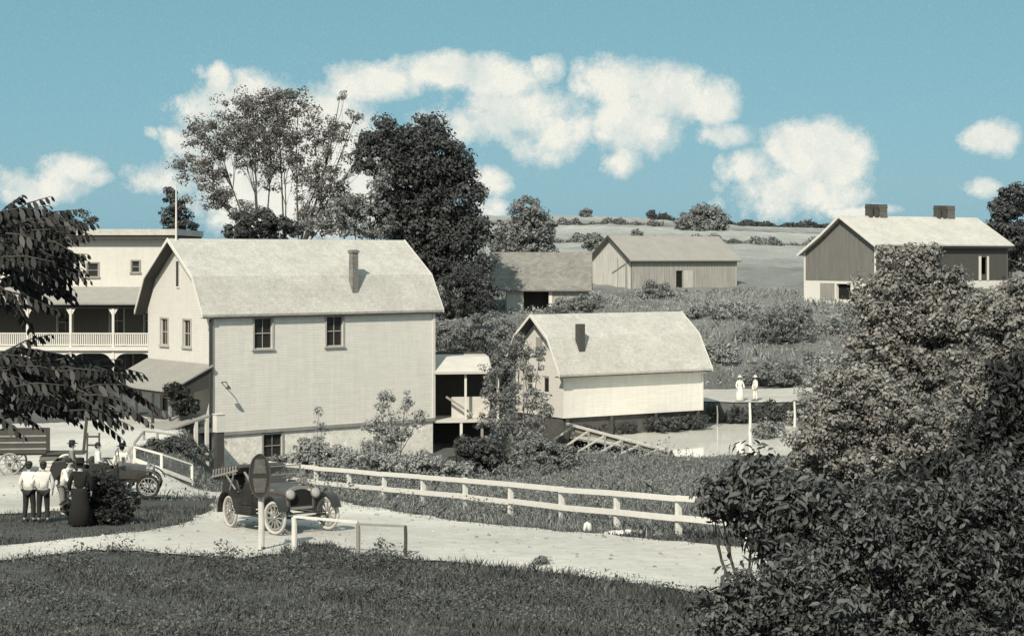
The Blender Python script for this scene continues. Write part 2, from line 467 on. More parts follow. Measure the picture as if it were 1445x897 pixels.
# ------------------------------------------------------------------ ground sheet
def grid_mesh(name, xs, ys, zf, mt):
    X, Y = np.meshgrid(xs, ys)
    Z = zf(X, Y)
    V = np.stack([X.ravel(), Y.ravel(), Z.ravel()], 1)
    nx, ny = len(xs), len(ys)
    i, j = np.meshgrid(np.arange(nx - 1), np.arange(ny - 1))
    a = (j * nx + i).ravel()
    Fc = np.stack([a, a + 1, a + nx + 1, a + nx], 1)
    return np_mesh(name, V, Fc.ravel(), np.full(len(Fc), 4), mt, smooth=True)
def terrain_mat():
    m = bpy.data.materials.new('ground_cover'); m.use_nodes = True
    t = m.node_tree; L = t.links
    p = t.nodes['Principled BSDF']; p.inputs['Roughness'].default_value = .95; p.inputs['Specular IOR Level'].default_value = .1
    c = t.nodes.new('ShaderNodeTexCoord')
    def ns(s, d, st=(1, 1, 1), r=.6):
        mp = t.nodes.new('ShaderNodeMapping'); mp.inputs['Scale'].default_value = st
        L.new(c.outputs['Object'], mp.inputs[0])
        n = t.nodes.new('ShaderNodeTexNoise'); n.inputs['Scale'].default_value = s; n.inputs['Detail'].default_value = d
        n.inputs['Roughness'].default_value = r
        L.new(mp.outputs[0], n.inputs['Vector']); return n.outputs['Fac']
    def mm(op, a, b):
        n = t.nodes.new('ShaderNodeMath'); n.operation = op
        for i, q in enumerate((a, b)):
            if isinstance(q, (int, float)): n.inputs[i].default_value = q
            else: L.new(q, n.inputs[i])
        return n.outputs[0]
    s = t.nodes.new('ShaderNodeSeparateXYZ'); L.new(c.outputs['Object'], s.inputs[0])
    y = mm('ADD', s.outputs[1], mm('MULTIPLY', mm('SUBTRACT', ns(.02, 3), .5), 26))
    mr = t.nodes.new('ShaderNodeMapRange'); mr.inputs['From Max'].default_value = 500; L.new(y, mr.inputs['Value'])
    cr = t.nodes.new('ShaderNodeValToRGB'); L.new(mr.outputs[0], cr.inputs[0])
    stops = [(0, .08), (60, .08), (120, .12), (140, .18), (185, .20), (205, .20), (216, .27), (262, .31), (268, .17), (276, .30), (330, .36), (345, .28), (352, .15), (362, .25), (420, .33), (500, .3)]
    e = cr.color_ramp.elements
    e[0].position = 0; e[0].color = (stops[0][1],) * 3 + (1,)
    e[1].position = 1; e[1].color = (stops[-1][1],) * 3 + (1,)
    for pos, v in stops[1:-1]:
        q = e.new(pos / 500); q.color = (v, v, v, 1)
    f = mm('ADD', .45, mm('MULTIPLY', ns(.25, 5, (1, .6, 1), .7), 1.1))
    f2 = mm('ADD', .6, mm('MULTIPLY', ns(2.5, 3, (1, 1, 1)), .8))
    f3 = mm('ADD', .75, mm('MULTIPLY', ns(.05, 2, (.25, 1, 1)), .5))
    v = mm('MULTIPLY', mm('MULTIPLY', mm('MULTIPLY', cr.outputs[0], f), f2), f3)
    cm = t.nodes.new('ShaderNodeCombineXYZ')
    for i, k in enumerate((.99, 1.0, .94)): L.new(mm('MULTIPLY', v, k), cm.inputs[i])
    L.new(cm.outputs[0], p.inputs['Base Color'])
    b = t.nodes.new('ShaderNodeBump'); b.inputs['Strength'].default_value = .7; b.inputs['Distance'].default_value = .2
    L.new(ns(3, 4), b.inputs['Height']); L.new(b.outputs[0], p.inputs['Normal'])
    return m
def steps(*segs):
    out = []
    for a, b, s in segs: out += list(np.arange(a, b, s))
    out.append(segs[-1][1])
    return np.array(out)
xs = steps((-2500, -400, 300), (-400, -60, 20), (-60, -28, 1.0), (-28, 28, .4), (28, 60, 1.0), (60, 400, 10), (400, 2500, 300))
ys = steps((-200, 0, 20), (0, 28, 1.0), (28, 125, .4), (125, 180, 1.5), (180, 560, 6), (560, 1500, 60), (1500, 6000, 500))
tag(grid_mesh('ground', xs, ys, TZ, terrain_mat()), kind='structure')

# ------------------------------------------------------------------ dirt road and yard
def in_poly(P, poly):
    x, y = P[:, 0], P[:, 1]; ins = np.zeros(len(P), bool); n = len(poly)
    for i in range(n):
        x1, y1 = poly[i]; x2, y2 = poly[(i + 1) % n]
        c = ((y1 > y) != (y2 > y)) & (x < (x2 - x1) * (y - y1) / (y2 - y1 + 1e-12) + x1)
        ins ^= c
    return ins
def sheet(name, pixels, lift, mt, cell=.45, jit=.12, world_pts=None, zf=None):
    W = [hit(*p) for p in pixels] if world_pts is None else list(world_pts)
    B = []
    for i in range(len(W)):
        a, b = W[i], W[(i + 1) % len(W)]
        L = math.dist(a, b); n = max(1, int(L / .35))
        for k in range(n):
            t = k / n
            B.append((a[0] + (b[0] - a[0]) * t + random.uniform(-jit, jit), a[1] + (b[1] - a[1]) * t + random.uniform(-jit, jit)))
    Bn = np.array(B)
    gx, gy = np.meshgrid(np.arange(Bn[:, 0].min(), Bn[:, 0].max(), cell), np.arange(Bn[:, 1].min(), Bn[:, 1].max(), cell))
    G = np.stack([gx.ravel(), gy.ravel()], 1)
    G = G[in_poly(G, B)]
    pts = [Vector(p) for p in B] + [Vector((float(a), float(b))) for a, b in G]
    v, e, f, *_ = delaunay_2d_cdt(pts, [], [list(range(len(B)))], 1, 1e-4)
    V = np.array([(p.x, p.y, 0) for p in v])
    V[:, 2] = (TZ(V[:, 0], V[:, 1]) if zf is None else zf) + lift
    return np_mesh(name, V, np.array([i for q in f for i in q]), [len(q) for q in f], mt, smooth=True)
road_px = [(-60, 776), (100, 762), (200, 752), (262, 739), (296, 722), (306, 706), (280, 701), (190, 703), (120, 715), (60, 725), (-60, 730),
           (-60, 604), (60, 598), (150, 592), (215, 585), (262, 598), (250, 622), (192, 632), (188, 652), (228, 668), (274, 690), (300, 694), (380, 698), (470, 706),
           (500, 713), (650, 737), (800, 752), (960, 766), (1100, 778), (1215, 785), (1225, 846), (985, 838), (860, 820),
           (690, 800), (560, 788), (500, 784), (470, 771), (425, 768), (395, 782), (340, 790), (300, 786), (130, 777), (20, 790), (-60, 800)]
tag(sheet('dirt_road', road_px, .045, ROADM), kind='structure')

# pond
WATER = mat('pond_water', 0.88, 0.12, 0.25, 0.05, bump=0.02, bscale=2, spec=.5, stretch=(.4, 1, 1))  # near-white base colour stands in for the bright sky reflection
pw = [(3.5, 99.3), (8.3, 91.3), (9.5, 89.8), (18, 90), (24, 95), (25, 108.5), (18, 109.6), (5, 109.4), (2.6, 104)]
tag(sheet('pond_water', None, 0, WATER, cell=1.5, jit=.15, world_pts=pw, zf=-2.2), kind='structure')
# pale causeway behind the pond
cw = [(9.5, 110.2), (14, 110), (17, 110.2), (21.5, 110.6), (22.5, 120.5), (16, 120), (9, 119)]
tag(sheet('causeway_path', None, .07, ROADM, cell=.6, jit=.2, world_pts=cw), kind='structure')
# ------------------------------------------------------------------ buildings
def wall_grid(mb, L, z0, z1, holes, fn, th=0.16):
    """wall panel with real openings. fn(s, z, d) -> local point (d = depth into the wall)"""
    us = sorted({0, L} | {h[0] for h in holes} | {h[1] for h in holes})
    zs = sorted({z0, z1} | {h[2] for h in holes} | {h[3] for h in holes})
    for i in range(len(us) - 1):
        for j in range(len(zs) - 1):
            um, zm = (us[i] + us[i + 1]) / 2, (zs[j] + zs[j + 1]) / 2
            if any(h[0] < um < h[1] and h[2] < zm < h[3] for h in holes): continue
            for d in (0, th):
                mb.face([fn(us[i], zs[j], d), fn(us[i + 1], zs[j], d), fn(us[i + 1], zs[j + 1], d), fn(us[i], zs[j + 1], d)])
    for (a, b, c, e) in holes:
        for (p, q) in (((a, c), (b, c)), ((b, c), (b, e)), ((b, e), (a, e)), ((a, e), (a, c))):
            mb.face([fn(*p, 0), fn(*q, 0), fn(*q, th), fn(*p, th)])
    return mb
def window(parent, fn, a, b, c, e, fmat=None, rows=1):
    """frame, sashes and panes inside an opening"""
    fmat = fmat or TRIM
    def bx(mb, s0, s1, z0, z1, d0, d1):
        P = [fn(s, z, d) for z in (z0, z1) for (s, d) in ((s0, d0), (s1, d0), (s1, d1), (s0, d1))]
        n = len(mb.v); mb.v += P
        mb.f += [tuple(n + i for i in q) for q in ((0, 3, 2, 1), (4, 5, 6, 7), (0, 1, 5, 4), (1, 2, 6, 5), (2, 3, 7, 6), (3, 0, 4, 7))]
    m = MB(); w = .09
    bx(m, a - w, a - .003, c - .003, e + w, -.05, .03); bx(m, b + .003, b + w, c - .003, e + w, -.05, .03)
    bx(m, a - .002, b + .002, e + .003, e + w, -.048, .03)
    bx(m, a - w - .05, b + w + .05, c - .09, c - .005, -.10, .03)
    o = m.build('window', fmat, parent)
    m = MB(); mid = (c + e) / 2; g = .045
    bx(m, a + .003, a + g, c + .003, e - .003, .05, .09); bx(m, b - g, b - .003, c + .003, e - .003, .05, .09)
    for z in (c + .003, mid - g / 2, e - g - .003): bx(m, a + g + .002, b - g - .002, z, z + g, .052, .09)
    if b - a > .7:
        cc = (a + b) / 2
        bx(m, cc - .014, cc + .014, c + g + .005, mid - g / 2 - .002, .056, .085)
        bx(m, cc - .014, cc + .014, mid + g / 2 + .002, e - g - .005, .056, .085)
    m.build('sash', fmat, o)
    m = MB(); m.face([fn(a + .01, c + .01, .11), fn(b - .01, c + .01, .11), fn(b - .01, e - .01, .11), fn(a + .01, e - .01, .11)])
    m.build('pane', GLASS, o)
    return o
def roof_shell(mb, prof, u0, u1, th=.12):
    """prof: (v,z) outer points from front eave over the ridge to the back eave"""
    inner = [(v, z - th * 1.25) for v, z in prof]
    inner[0] = (prof[0][0] + .02, prof[0][1] - th); inner[-1] = (prof[-1][0] - .02, prof[-1][1] - th)
    for i in range(len(prof) - 1):
        a, b, c, d = prof[i], prof[i + 1], inner[i + 1], inner[i]
        n = len(mb.v)
        for u in (u0, u1):
            for (v, z) in (a, b, c, d): mb.v.append((u, v, z))
        mb.f += [(n, n + 1, n + 5, n + 4), (n + 3, n + 7, n + 6, n + 2), (n, n + 3, n + 2, n + 1), (n + 4, n + 5, n + 6, n + 7)]
        if i == 0: mb.f.append((n, n + 4, n + 7, n + 3))
        if i == len(prof) - 2: mb.f.append((n + 1, n + 2, n + 6, n + 5))
    return mb
def rake_soffit_shade(parent, prof, u0, u1, drop=.17):  # dark sheet under the gable overhang, its shade put into the colour
    m = MB()
    for i in range(len(prof) - 1):
        (v0, z0), (v1, z1) = prof[i], prof[i + 1]
        m.v += [(u, v, z - dz) for dz in (drop, drop + .02) for (u, v, z) in ((u0, v0, z0), (u1, v0, z0), (u1, v1, z1), (u0, v1, z1))]
        n = len(m.v) - 8
        m.f += [tuple(n + k for k in q) for q in ((0, 1, 2, 3), (7, 6, 5, 4), (0, 4, 5, 1), (2, 6, 7, 3))]
    return m.build('rake_soffit_shade', SHADE_TRIM, parent)
def chimney(parent, u, v, w, z0, z1, mt, d=None, cap=True):
    d = d or w
    m = MB(); m.box(u - w / 2, u + w / 2, v - d / 2, v + d / 2, z0, z1)
    if cap: m.box(u - w / 2 - .05, u + w / 2 + .05, v - d / 2 - .05, v + d / 2 + .05, z1 - .16, z1 - .04)
    return m.build('chimney', mt, parent)
def front(s, z, d): return (s, d, z)
def gablefn(s, z, d): return (d, s, z)
def rakes(parent, prof, us, w=.2, th=.05, mt=None):
    m = MB()
    for u in us:
        for i in range(len(prof) - 1):
            (v0, z0), (v1, z1) = prof[i], prof[i + 1]
            m.v += [(u, v0, z0 + .03), (u, v1, z1 + .03), (u, v1, z1 - w), (u, v0, z0 - w),
                    (u + th, v0, z0 + .03), (u + th, v1, z1 + .03), (u + th, v1, z1 - w), (u + th, v0, z0 - w)]
            n = len(m.v) - 8
            m.f += [tuple(n + k for k in q) for q in ((0, 1, 2, 3), (7, 6, 5, 4), (0, 4, 5, 1), (2, 6, 7, 3), (1, 5, 6, 2), (3, 7, 4, 0))]
    return m.build('rake_board', mt or TRIM, parent)

WINTRIM = mat('aged_window_trim', .40, .1, 3)
# ---- the mill: big white gambrel building
mill = empty('gambrel_building', (-15.1, 89, 0), math.atan2(.61, .79),
             'large white two-storey gambrel building with brick chimney and flagpole behind the road fence', 'building')
ML, MW, MZ, ME = 13.67, 7.1, -.86, 5.30
wins = [(2.96 - .52, 2.96 + .52, 3.32, 4.9), (7.25 - .5, 7.25 + .5, 3.32, 4.9)]
m = MB()
wall_grid(m, ML, MZ, ME, wins, front)
wall_grid(m, ML, MZ, ME, [], lambda s, z, d: (s, MW - d, z))
m.build('long_wall', WHITE, mill)
for w in wins: window(mill, front, *w, fmat=WINTRIM)
gw = [(2.2, 3.0, 3.40, 4.78), (4.75, 5.55, 3.40, 4.78), (2.4, 3.4, MZ + .1, 1.35), (4.3, 5.6, -.1, 1.4)]
gprof = [(0, ME), (.95, 6.80), (3.55, 8.80), (6.15, 6.80), (MW, ME)]
m = MB(); wall_grid(m, MW, MZ, ME, gw, gablefn)
m.prism([(.003, ME + .001)] + gprof[1:4] + [(MW - .003, ME + .001)], 0, .003, .16)
m.build('gable_wall', CREAM, mill)
m = MB(); m.prism([(.003, ME + .001)] + gprof[1:4] + [(MW - .003, ME + .001)], 0, ML - .16, ML)
wall_grid(m, MW, MZ, ME, [], lambda s, z, d: (ML - d, s, z))
m.build('gable_wall', CREAM, mill)
for w in gw[:2]: window(mill, gablefn, *w, fmat=WINTRIM)
window(mill, gablefn, *gw[3])
m = MB(); m.box(-.055, .002, 3.42, 3.78, 6.42, 7.85); o = m.build('window', TRIM, mill)
m = MB(); m.box(-.065, -.06, 3.46, 3.74, 6.5, 7.8); m.build('pane', GLASS, o)
m = MB(); m.box(.05, .11, 2.42, 3.38, MZ + .1, 1.33); d = m.build('door', WOODDK, mill)
m = MB(); m.lathe([(.03, 0), (.035, .03), (.0, .05)], (.04, 2.52, .1), 'x', 8); m.build('handle', BRASS, d)
prof = [(-.28, 5.12), (.86, 7.04), (3.55, 8.97), (6.24, 7.04), (MW + .28, 5.12)]
roof_shell(MB(), prof, -.62, ML + .42).build('roof', ROOF, mill)
for u in (-.675, ML + .425): rakes(mill, prof, (u,), .16)
rake_soffit_shade(mill, prof, -.61, -.005)
m = MB(); m.box(-.6, ML + .4, -.24, -.02, 4.94, 4.985); m.build('soffit', SHADE_TRIM, mill)
fz = -4.3
lw = [(3.5 - .55, 3.5 + .55, -2.3, -1.08)]
m = MB(); wall_grid(m, ML - .1, fz, MZ - .05, lw, lambda s, z, d: (s + .05, d + .05, z), .3)
wall_grid(m, MW - .1, fz, MZ - .05, [], lambda s, z, d: (d + .052, s + .05, z), .3)
wall_grid(m, MW - .1, fz, MZ - .05, [], lambda s, z, d: (ML - .052 - d, s + .05, z), .3)
m.build('foundation', STONE, mill)
window(mill, lambda s, z, d: (s + .05, d + .05, z), *lw[0], fmat=WOOD)
m = MB(); m.box(-.02, ML + .02, -.05, -.004, MZ - .12, MZ + .05); m.build('sill_board', WOOD, mill)
chimney(mill, 8.75, .48, .36, 5.6, 8.40, BRICK)
m = MB(); m.box(-.06, .10, -.06, -.003, MZ + .06, ME - .2); m.build('corner_board', WOOD, mill)
m = MB(); m.box(ML - .12, ML + .05, -.05, -.003, MZ + .06, ME - .2); m.build('corner_board', TRIM, mill)
m = MB(); m.tube([(-.14, -.12, 4.9), (-.14, -.12, MZ - .8)], .055, 8); m.build('downspout', SHADE_TRIM, mill)
m = MB(); m.tube([(.55, -.02, 1.7), (.55, -.5, 1.75), (.62, -.62, 1.55)], [.03, .03, .02], 6)
m.lathe([(.02, .0), (.14, -.18), (.15, -.2)], (.62, -.62, 1.6), 'z', 10); m.build('wall_lamp', SHADE_TRIM, mill)
# flagpole on the roof
m = MB(); m.tube([(-.2, 3.45, 8.75), (-.2, 3.45, 11.75)], [.06, .035], 8); m.lathe([(.0, 0), (.06, .05), (.0, .11)], (-.2, 3.45, 11.74), 'z', 8)
m.build('flagpole', TRIM, mill)
# entrance porch on the gable
pr = MB()
n0 = [( -.02, -.25), (-2.5, -.25), (-2.5, MW + .2), (-.02, MW + .2)]
pr.prism([(-.03, 2.62), (-2.5, 1.42), (-2.52, 1.34), (-.03, 2.52)], 1, -.25, MW + .1)
po = pr.build('porch_roof', mat('porch_roof', .30, .14, 1.4, .85, var2=.15, scale2=9, lines=(1, .34, .55)), mill)
m = MB(); m.box(-2.42, -2.3, -.2, MW, 1.18, 1.34); m.build('beam', WOODDK, po)
for v in (-.15, 1.75, 3.6, 5.4, MW - .05):
    m = MB(); m.box(-2.42, -2.30, v - .06, v + .06, -.55, 1.18); m.build('porch_post', WOODDK if v > -.1 else WOOD, mill)
m = MB(); m.box(-2.6, -.02, -.3, MW + .1, -.75, -.55); m.build('porch_floor', WOODPALE, mill)
m = MB(); m.face([(-.06, -.14, 2.5), (-2.38, -.14, 1.33), (-2.38, -.14, .95), (-.06, -.14, 1.5)]); m.build('porch_end_board', SHADE_TRIM, mill)
for v0, v1 in ((1.9, 2.15), (3.6, 3.9)):
    m = MB(); m.box(-.12, -.004, v0, v1, -.5, 1.9); m.build('door_casing', TRIM, mill)

# ---- shed over the pond
sh = empty('gambrel_shed', (2.9, 100, 0), math.atan2(.54, .84), 'small white gambrel shed with stub chimney standing over the pond edge', 'shed')
SL, SW, SZ, SE = 10.0, 4.95, -1.08, 1.72
m = MB(); wall_grid(m, SL, SZ, SE, [], front); wall_grid(m, SL, SZ, SE, [], lambda s, z, d: (s, SW - d, z)); m.build('long_wall', WHITE, sh)
sg = [(1.45, 2.15, -.95, 1.2), (3.1, 3.8, .2, 1.2)]
m = MB(); wall_grid(m, SW, SZ, SE, sg, gablefn)
gp = [(.003, SE + .001), (.8, 3.28), (SW / 2, 4.53), (SW - .8, 3.28), (SW - .003, SE + .001)]
m.prism(gp, 0, .003, .16); m.build('gable_wall', CREAM, sh)
m = MB(); wall_grid(m, SW, SZ, SE, [], lambda s, z, d: (SL - d, s, z)); m.prism(gp, 0, SL - .16, SL); m.build('gable_wall', CREAM, sh)
m = MB(); m.box(.06, .11, 1.46, 2.14, -.94, .3); m.box(.06, .11, 1.46, 1.56, .3, 1.19); m.box(.06, .11, 2.04, 2.14, .3, 1.19); m.box(.06, .11, 1.56, 2.04, 1.1, 1.19)
d = m.build('door', CREAM, sh); m = MB(); m.box(.12, .125, 1.5, 2.1, .25, 1.15); m.build('pane', VOID, d)
window(sh, gablefn, *sg[1])
m = MB(); m.box(-.06, -.004, SW / 2 - .35, SW / 2 + .25, 2.1, 3.4); d = m.build('loft_door', WOOD, sh)
prof = [(-.52, 1.42), (.74, 3.46), (SW / 2, 4.72), (SW - .74, 3.46), (SW + .52, 1.42)]
roof_shell(MB(), prof, -.6, SL + .35).build('roof', ROOF, sh)
for u in (-.65, SL + .355): rakes(sh, prof, (u,), .16)
rake_soffit_shade(sh, prof, -.59, -.005)
m = MB(); m.box(-.58, SL + .33, -.48, -.01, 1.24, 1.29); m.build('soffit', SHADE_TRIM, sh)
chimney(sh, 1.45, .42, .4, 2.2, 4.2, BRICKDK, cap=False)
m = MB(); m.box(.08, SL - .08, .2, SW - .1, -3.4, SZ - .02); m.build('foundation', DKSTONE, sh)
for u in (.3, 3.4, 6.6, SL - .25):
    m = MB(); m.box(u - .09, u + .09, .01, .17, -3.4, SZ - .02); m.build('pile', WOODDK, sh)
m = MB(); m.box(SL - .05, SL + .06, -.05, -.003, SZ, SE - .3); m.build('corner_board', TRIM, sh)

# ---- hotel with two-storey veranda, far left
HXr = -22.6
ht = empty('veranda_house', (HXr, 115, 0), R(-1.2), 'flat-roofed white hotel with two-storey arched veranda, partly hidden by foliage', 'hotel')
ht.location.z = 0
HL = 16.0
def hfn(s, z, d): return (-s, 2.4 + d, z)
hw = [(2.15, 2.65, 7.0, 7.75), (4.9, 5.6, 6.7, 7.6), (3.2, 4.1, 2.9, 4.7), (6.6, 7.6, 2.7, 4.7), (1.0, 1.8, 2.9, 4.7), (2.6, 3.6, -.4, 1.6), (6.0, 6.9, 0.2, 1.6)]
m = MB(); wall_grid(m, HL, 5.6, 9.4, hw[:2], hfn); m.build('front_wall', CREAM, ht)
m = MB(); wall_grid(m, HL, -1.4, 5.6, hw[2:], hfn); m.build('veranda_wall', mat('shaded_veranda_wall', .07, .2, 1.5, lines=(2, .14, .2)), ht)  # below the porch roof: its shade put into a dark wall colour
m = MB(); m.box(-.16, 0, 2.56, 11, -1.4, 9.4); m.build('side_wall', CREAM, ht)
for w in hw: window(ht, hfn, *w, fmat=WOOD)
m = MB(); m.box(-HL - .5, .35, 1.75, 11.4, 9.46, 9.86); m.build('roof', ROOFTIN, ht)
m = MB(); m.box(-HL - .4, .25, 1.85, 11.3, 9.2, 9.456); m.build('eave_shade', SHADE_TRIM, ht)  # dark slab painted as the shadow below the roof edge
m = MB(); m.box(.01, .10, 2.38, 2.6, 6, 9.2); m.build('corner_board', SHADE_TRIM, ht)  # thin dark strip up the right end of the front wall
m = MB(); m.prism([(2.38, 6.05), (-.35, 5.05), (-.35, 4.93), (2.38, 5.9)], 0, -HL, .3); m.build('porch_roof', mat('veranda_roof', .30, .15, 2, .9, var2=.12), ht)
m = MB(); m.box(-HL, .25, -.12, .04, 4.7, 4.92); m.build('eave_beam', SHADE_TRIM, ht)
m = MB(); m.box(-HL, .2, -.2, 2.38, 1.95, 2.2); m.build('balcony_floor', TRIM, ht)
cols = [.9 + 2.78 * i for i in range(6)]
cols = [.55, 3.3, 6.08, 8.9, 11.7, 14.5]
for c in cols:
    m = MB(); m.box(-c - .075, -c + .075, -.08, .07, 2.2, 4.7)
    m.prism([(-c - .33, 4.698), (-c - .076, 4.25), (-c + .076, 4.25), (-c + .33, 4.698)], 1, -.03, .03)
    m.build('upper_post', TRIM, ht)
    m = MB(); m.box(-c - .08, -c + .08, -.08, .07, -1.1, 1.95); m.build('lower_post', TRIM, ht)
# rail with balusters
for a, b in zip([0] + cols, cols):
    if b - a < 1: continue
    m = MB(); m.box(-b + .08, -a - .08, -.05, .04, 3.02, 3.1); m.box(-b + .08, -a - .08, -.04, .03, 2.28, 2.34)
    n = int((b - a) / .13)
    for k in range(n):
        x = -b + .12 + k * (b - a - .2) / n
        m.box(x, x + .07, -.02, .012, 2.34, 3.02)
    m.build('railing', TRIM, ht)
    # arch spandrel between the lower posts
    x0, x1 = -b + .08, -a - .08
    m = MB(); r = .75; K2 = 8
    for sx, sg_ in ((x0, 1), (x1, -1)):
        pts = [(sx, 1.948)] + [(sx + sg_ * (r - r * math.cos(t)), 1.948 - .18 - r + r * math.sin(t)) for t in [math.pi / 2 * i / K2 for i in range(K2 + 1)]] + [(sx + sg_ * r, 1.948)]
        m.prism(pts if sg_ > 0 else pts[::-1], 1, -.03, .03)
    m.box(x0 + r + .002, x1 - r - .002, -.028, .028, 1.77, 1.946)
    m.build('arch', TRIM, ht)
m = MB(); m.box(-HL, .2, -.2, 2.38, -1.2, -.45); m.build('veranda_floor', WOOD, ht)

# ---- hillside barn (centre)
b1 = empty('hill_barn', (11.4, 170, 4.3), R(30), 'grey weathered board barn with gable roof at the foot of the pale field', 'barn')
L1, W1 = 12.7, 7.0
bh = [(5.3, 6.1, .5, 2.4)]
m = MB(); wall_grid(m, L1, -.8, 3.55, bh, front); m.box(0, L1, W1 - .15, W1, -.8, 3.55); m.build('long_wall', BARNWOOD, b1)
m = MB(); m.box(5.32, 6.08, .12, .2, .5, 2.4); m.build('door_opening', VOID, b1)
m = MB(); m.box(6.2, 7.3, -.07, -.01, .35, 2.4); m.build('door', BARNWOOD2, b1)
m = MB(); m.prism([(0, -.8), (0, 3.55), (W1 / 2, 5.6), (W1, 3.55), (W1, -.8)], 0, .002, .15); m.build('gable_wall', BARNWOOD2, b1)
m = MB(); m.prism([(0, -.8), (0, 3.55), (W1 / 2, 5.6), (W1, 3.55), (W1, -.8)], 0, L1 - .15, L1)
m.build('gable_wall', BARNWOOD2, b1)
prof = [(-.35, 3.42), (W1 / 2, 5.82), (W1 + .35, 3.42)]
roof_shell(MB(), prof, -.35, L1 + .35).build('roof', mat('grey_shingles', .30, .14, .8, .9, var2=.15, scale2=10), b1)
rakes(b1, prof, (-.4,), .25, mt=SHADE_TRIM)
m = MB(); m.box(-.3, L1 + .3, -.3, -.02, 3.22, 3.27); m.build('soffit', SHADE_TRIM, b1)
m = MB(); m.box(-.05, -.005, 2.2, 2.26, -.8, 3.6); m.box(-.05, -.005, .6, .9, -.5, 3.4); m.bar((-.04, .3, 3.3), (-.04, 3.2, 2.2), .06, .1); m.build('gable_batten', WOOD, b1)

# ---- low wide-roofed barn (centre left)
b2 = empty('low_barn', (-.55, 150, 3.2), R(-3), 'low barn with big dark grey shingle roof and open dark doorway', 'barn')
L2, W2 = 7.0, 8.0
m = MB(); wall_grid(m, L2, -.8, 2.1, [(1.55, 3.65, -.2, 1.95)], front); m.box(0, .15, .15, W2, -.8, 2.1); m.box(L2 - .15, L2, .15, W2, -.8, 2.1); m.box(0.15, L2 - .15, W2 - .15, W2, -.8, 2.1)
m.build('front_wall', BARNWOOD, b2)
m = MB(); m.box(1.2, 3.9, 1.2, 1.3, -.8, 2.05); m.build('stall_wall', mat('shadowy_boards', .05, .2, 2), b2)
m = MB(); m.box(.1, 1.5, -.05, -.006, -.4, 2.0); m.build('door', BARNWOOD2, b2)
m = MB(); m.box(3.68, 3.95, -.05, -.006, -.4, 2.0); m.build('door_jamb', TRIM, b2)
prof = [(-.45, 2.05), (W2 * .5, 5.25), (W2 + .4, 2.05)]
m = MB(); roof_shell(m, prof, -1.35, L2 + .3).build('roof', ROOFDK, b2)
m = MB(); m.prism([(.002, 2.1), (W2 / 2, 5.0), (W2 - .002, 2.1)], 0, .01, .14); m.build('gable_wall', BARNWOOD, b2)
m = MB(); m.prism([(.002, 2.1), (W2 / 2, 5.0), (W2 - .002, 2.1)], 0, L2 - .14, L2 - .01); m.build('gable_wall', BARNWOOD, b2)

# ---- large barn on the right
b3 = empty('stone_based_barn', (30.8, 150, 4.2), R(32), 'large dark-sided barn with bright roof, whitewashed stone base and paired ridge chimneys', 'barn')
L3, W3 = 16.0, 9.0
m = MB(); wall_grid(m, L3, 1.75, 4.95, [(12.6, 13.3, 2.3, 3.8)], front); m.box(0, L3, W3 - .15, W3, 1.75, 4.0); m.build('long_wall', BARNRED2, b3)
for u0, u1 in ((12.3, 12.58), (13.32, 13.55)):
    m = MB(); m.box(u0, u1, -.05, -.005, 1.76, 3.9); m.build('door_casing', TRIM, b3)
gp = [(0, 1.75), (0, 4.95), (W3 * .45, 7.25), (W3 * .72, 5.6), (W3, 4.15), (W3, 1.75)]
m = MB(); m.prism(gp, 0, .002, .15); m.build('gable_wall', BARNRED, b3)
m = MB(); m.prism(gp, 0, L3 - .15, L3); m.build('gable_wall', BARNRED, b3)
prof = [(-.4, 4.88), (W3 * .45, 7.42), (W3 * .72, 5.80), (W3 + .5, 4.05)]
m = MB(); roof_shell(m, prof, -.45, L3 + .4); m.build('roof', ROOFTIN, b3)
rakes(b3, prof, (-.5,), .22)
m = MB(); m.box(-.4, L3 + .35, -.35, -.02, 4.6, 4.66); m.build('soffit', SHADE_TRIM, b3)
gh = [(3.1, 4.9, .15, 1.5), (5.2, 6.9, .15, 1.45)]
m = MB(); wall_grid(m, W3, -1.5, 1.74, [gh[0]], gablefn, .35); wall_grid(m, L3, -2.5, 1.745, [], lambda s, z, d: (s, d - .002, z), .35); m.build('foundation', WHITEWASH, b3)
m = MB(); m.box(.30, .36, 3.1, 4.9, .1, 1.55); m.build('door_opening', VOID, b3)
m = MB(); m.box(-.06, -.006, 5.1, 6.9, .1, 1.55); m.build('sliding_door', WOOD, b3)
m = MB(); m.box(-.05, -.004, W3 - .15, W3 + .04, -1, 4.2); m.box(-.05, -.004, -.04, .14, 1.76, 4.7); m.build('corner_board', TRIM, b3)
for u in (4.0, 12.3):
    for k, w in ((-.95, .35), (-.25, .35), (.55, .8)):
        m = MB(); m.box(u + k - w / 2, u + k + w / 2, W3 * .45 - .3, W3 * .45 + .3, 7.1, 8.45); m.box(u + k - w / 2 - .025, u + k + w / 2 + .025, W3 * .45 - .33, W3 * .45 + .33, 8.12, 8.25)
        m.build('chimney', mat('barn_chimney_brick', .14, .3, 4, .95, brick=(.3, .1, .4, 0)) if w > .5 else BRICKDK, b3)

